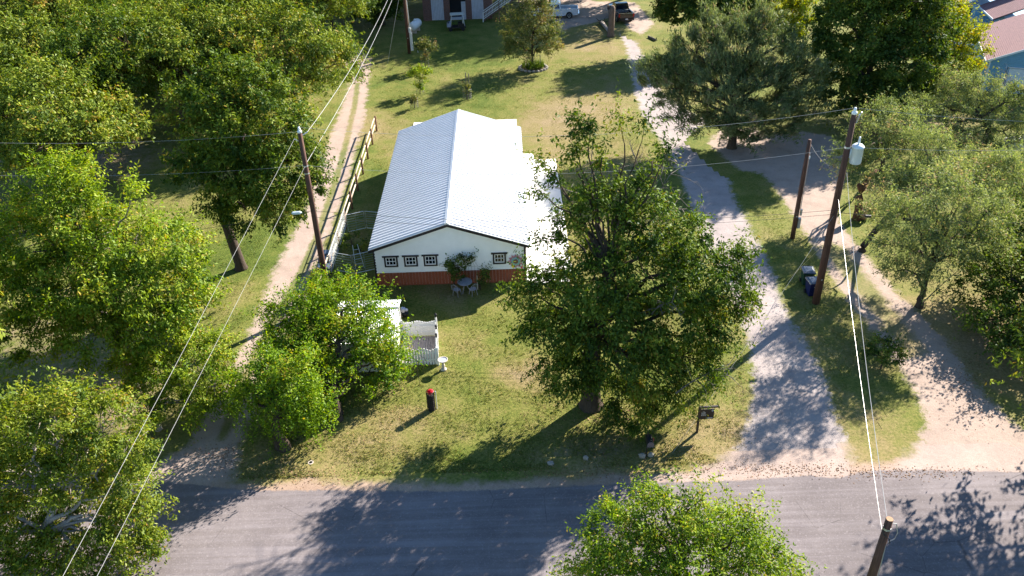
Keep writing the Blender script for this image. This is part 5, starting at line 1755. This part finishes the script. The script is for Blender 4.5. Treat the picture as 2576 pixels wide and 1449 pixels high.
# stone ringed bed round the ornamental tree
fb = G(1341, 172)
bed = thing('flower_bed', 'ring of pale stones with tall blades around the ornamental tree', 'flower bed', (fb[0], fb[1], 0))
rg = random.Random(3)
for k in range(20):
    q = 2 * math.pi * k / 20
    part('stone', MB().stone((1.45 * math.cos(q), 1.35 * math.sin(q), .09), (.42, .34, .26), rg, 6), M_rock, bed)
part('soil', MB().lathe([(1.3, .0), (1.25, .06), (.1, .09)], 18), mat("bed soil", (.10, .07, .05), .95, var=.4, scale=6), bed)
rr2 = np.random.default_rng(12)
n_ = 700
q = rr2.random(n_) * 6.283
r_ = 1.2 * np.sqrt(rr2.random(n_))
h_ = rr2.uniform(.35, .85, n_)
cc = np.stack([r_ * np.cos(q), r_ * np.sin(q), .05 + h_ / 2], 1)
nn = unit(np.stack([rr2.normal(size=n_), rr2.normal(size=n_), .2 * np.ones(n_)], 1))
o = link('bed_plants', quads_mesh('bed_plants', [leaf_quads(cc, nn, np.tile([0, 0, 1.0], (n_, 1)) + rr2.normal(size=(n_, 3)) * .2, h_, np.full(n_, .05), .4 + rr2.normal(0, .15, n_))], L_pecan), bed)
o['kind'] = 'stuff'
for k in range(8):
    q = 2 * math.pi * k / 8 + .2
    part('stake', MB().tube([(.85 * math.cos(q), .85 * math.sin(q), 0), (.85 * math.cos(q), .85 * math.sin(q), 1.5)], .022, 4), M_rail, bed)

# ================================================================ BLUE HOUSES AT THE TOP RIGHT
TH = rad(-21)
ha = thing('blue_house', 'blue sided house with a brown red shingle gable roof at the right edge', 'house', (44.92, 75.9, 0), TH)
WD, DP, E_, RZ_ = 10.6, 11.2, 3.0, 5.35
wl = MB().prism([(.45, 0), (WD - .45, 0), (WD - .45, E_ + .05), (WD / 2, RZ_ - .22), (.45, E_ + .05)], .48, DP - .3)
part('wall', wl, M_blue, ha)
z = .15
while z < RZ_ - .5:
    z1 = z + .18
    a0 = .45 if z < E_ - .1 else .45 + (z1 - E_ + .1) / (RZ_ - E_) * (WD / 2 - .3)
    if a0 < WD / 2 - .3:
        part('siding_board', MB().box((WD / 2, .462, z + .085), (WD - 2 * a0, .034, .165)), M_blue, ha)
    z = z1
hw = WD / 2
part('roof_side', stepped((0, 0, E_), (0, DP, 0), (hw, 0, RZ_ - E_), 36), M_shing, ha)
part('roof_side', stepped((WD, 0, E_), (0, DP, 0), (-hw, 0, RZ_ - E_), 36), M_shing, ha)
for s_ in (0, 1):
    x0 = WD * s_
    part('rake_board', MB().prism([(x0, E_ - .16), (hw, RZ_ - .16), (hw, RZ_ + .03), (x0, E_ + .03)], -.05, -.004), M_wtrim, ha)
part('eave_board', MB().box((-.03, DP / 2, E_ - .06), (.05, DP, .18)), M_wtrim, ha)
part('corner_board', MB().box((.44, .44, 1.5), (.14, .14, 3.0)), M_wtrim, ha)
part('garage_door', MB().box((4.6, .43, 1.15), (4.8, .05, 2.3)), M_wtrim, ha)
part('door_trim', MB().tube([(2.1, .40, 0), (2.1, .40, 2.4), (7.1, .40, 2.4), (7.1, .40, 0)], .06, 4), M_white, ha)
TB = rad(-12)
hb = thing('blue_house', 'blue house wing with a porch and dark windows behind the shingled gable', 'house', (52.3, 98.2, 0), TB)
# local: x into the house, y back; the eave runs from y = 6 to y = -8
part('wall', MB().box((6.4, 2.4, 1.5), (10.0, 10.2, 3.0)), M_blue, hb)
part('wall', MB().box((7.4, -5.4, 1.5), (8.0, 5.6, 3.0)), M_blue, hb)
part('porch_floor', MB().box((.75, 2.4, .12), (1.3, 10, .24)), mat("blue grey boards", (.20, .27, .36), .8), hb)
part('roof', stepped((-.1, -2.6, 3.0), (0, 10.6, 0), (6.6, 0, 2.9), 40), M_shing, hb)
part('roof', stepped((2.0, -8.4, 3.0), (0, 5.7, 0), (4.5, 0, 1.97), 30), M_shing, hb)
part('eave_board', MB().box((-.12, 2.7, 2.95), (.05, 10.6, .2)), M_wtrim, hb)
part('eave_board', MB().box((1.97, -5.5, 2.95), (.05, 5.7, .2)), M_wtrim, hb)
part('rake_board', MB().prism([(-.1, 2.86), (2.1, 3.82), (2.1, 4.0), (-.1, 3.04)], -2.66, -2.61), M_wtrim, hb)
for y in (-2.4, .6, 3.8, 7.2):
    part('porch_post', MB().box((.15, y, 1.5), (.14, .14, 2.85)), M_wtrim, hb)
for y in (-.9, 2.2, 5.2):
    w_ = part('window', MB().box((1.385, y, 1.65), (.05, 1.6, 1.3)), M_wtrim, hb)
    part('pane', MB().box((1.355, y, 1.65), (.03, 1.4, 1.1)), M_glass, w_)
for y in (-4.2, -6.6):
    w_ = part('window', MB().box((3.385, y, 1.6), (.05, 1.2, 1.6)), M_wtrim, hb)
    part('pane', MB().box((3.355, y, 1.6), (.03, 1.0, 1.4)), M_glass, w_)
part('porch_rail', MB().tube([(.15, -2.4, .95), (.15, 7.2, .95)], .04, 4), M_wtrim, hb)
part('gable_vent', MB().box((1.1, -2.72, 2.3), (.5, .04, .8)), M_dark, hb)
sheet("concrete_drive", wpoly([(2380, 70), (2475, 58), (2500, 85), (2470, 120), (2390, 110)]), .012, .6, sheet_mat("pale concrete", (.60, .55, .50), (.70, .65, .6), .1))
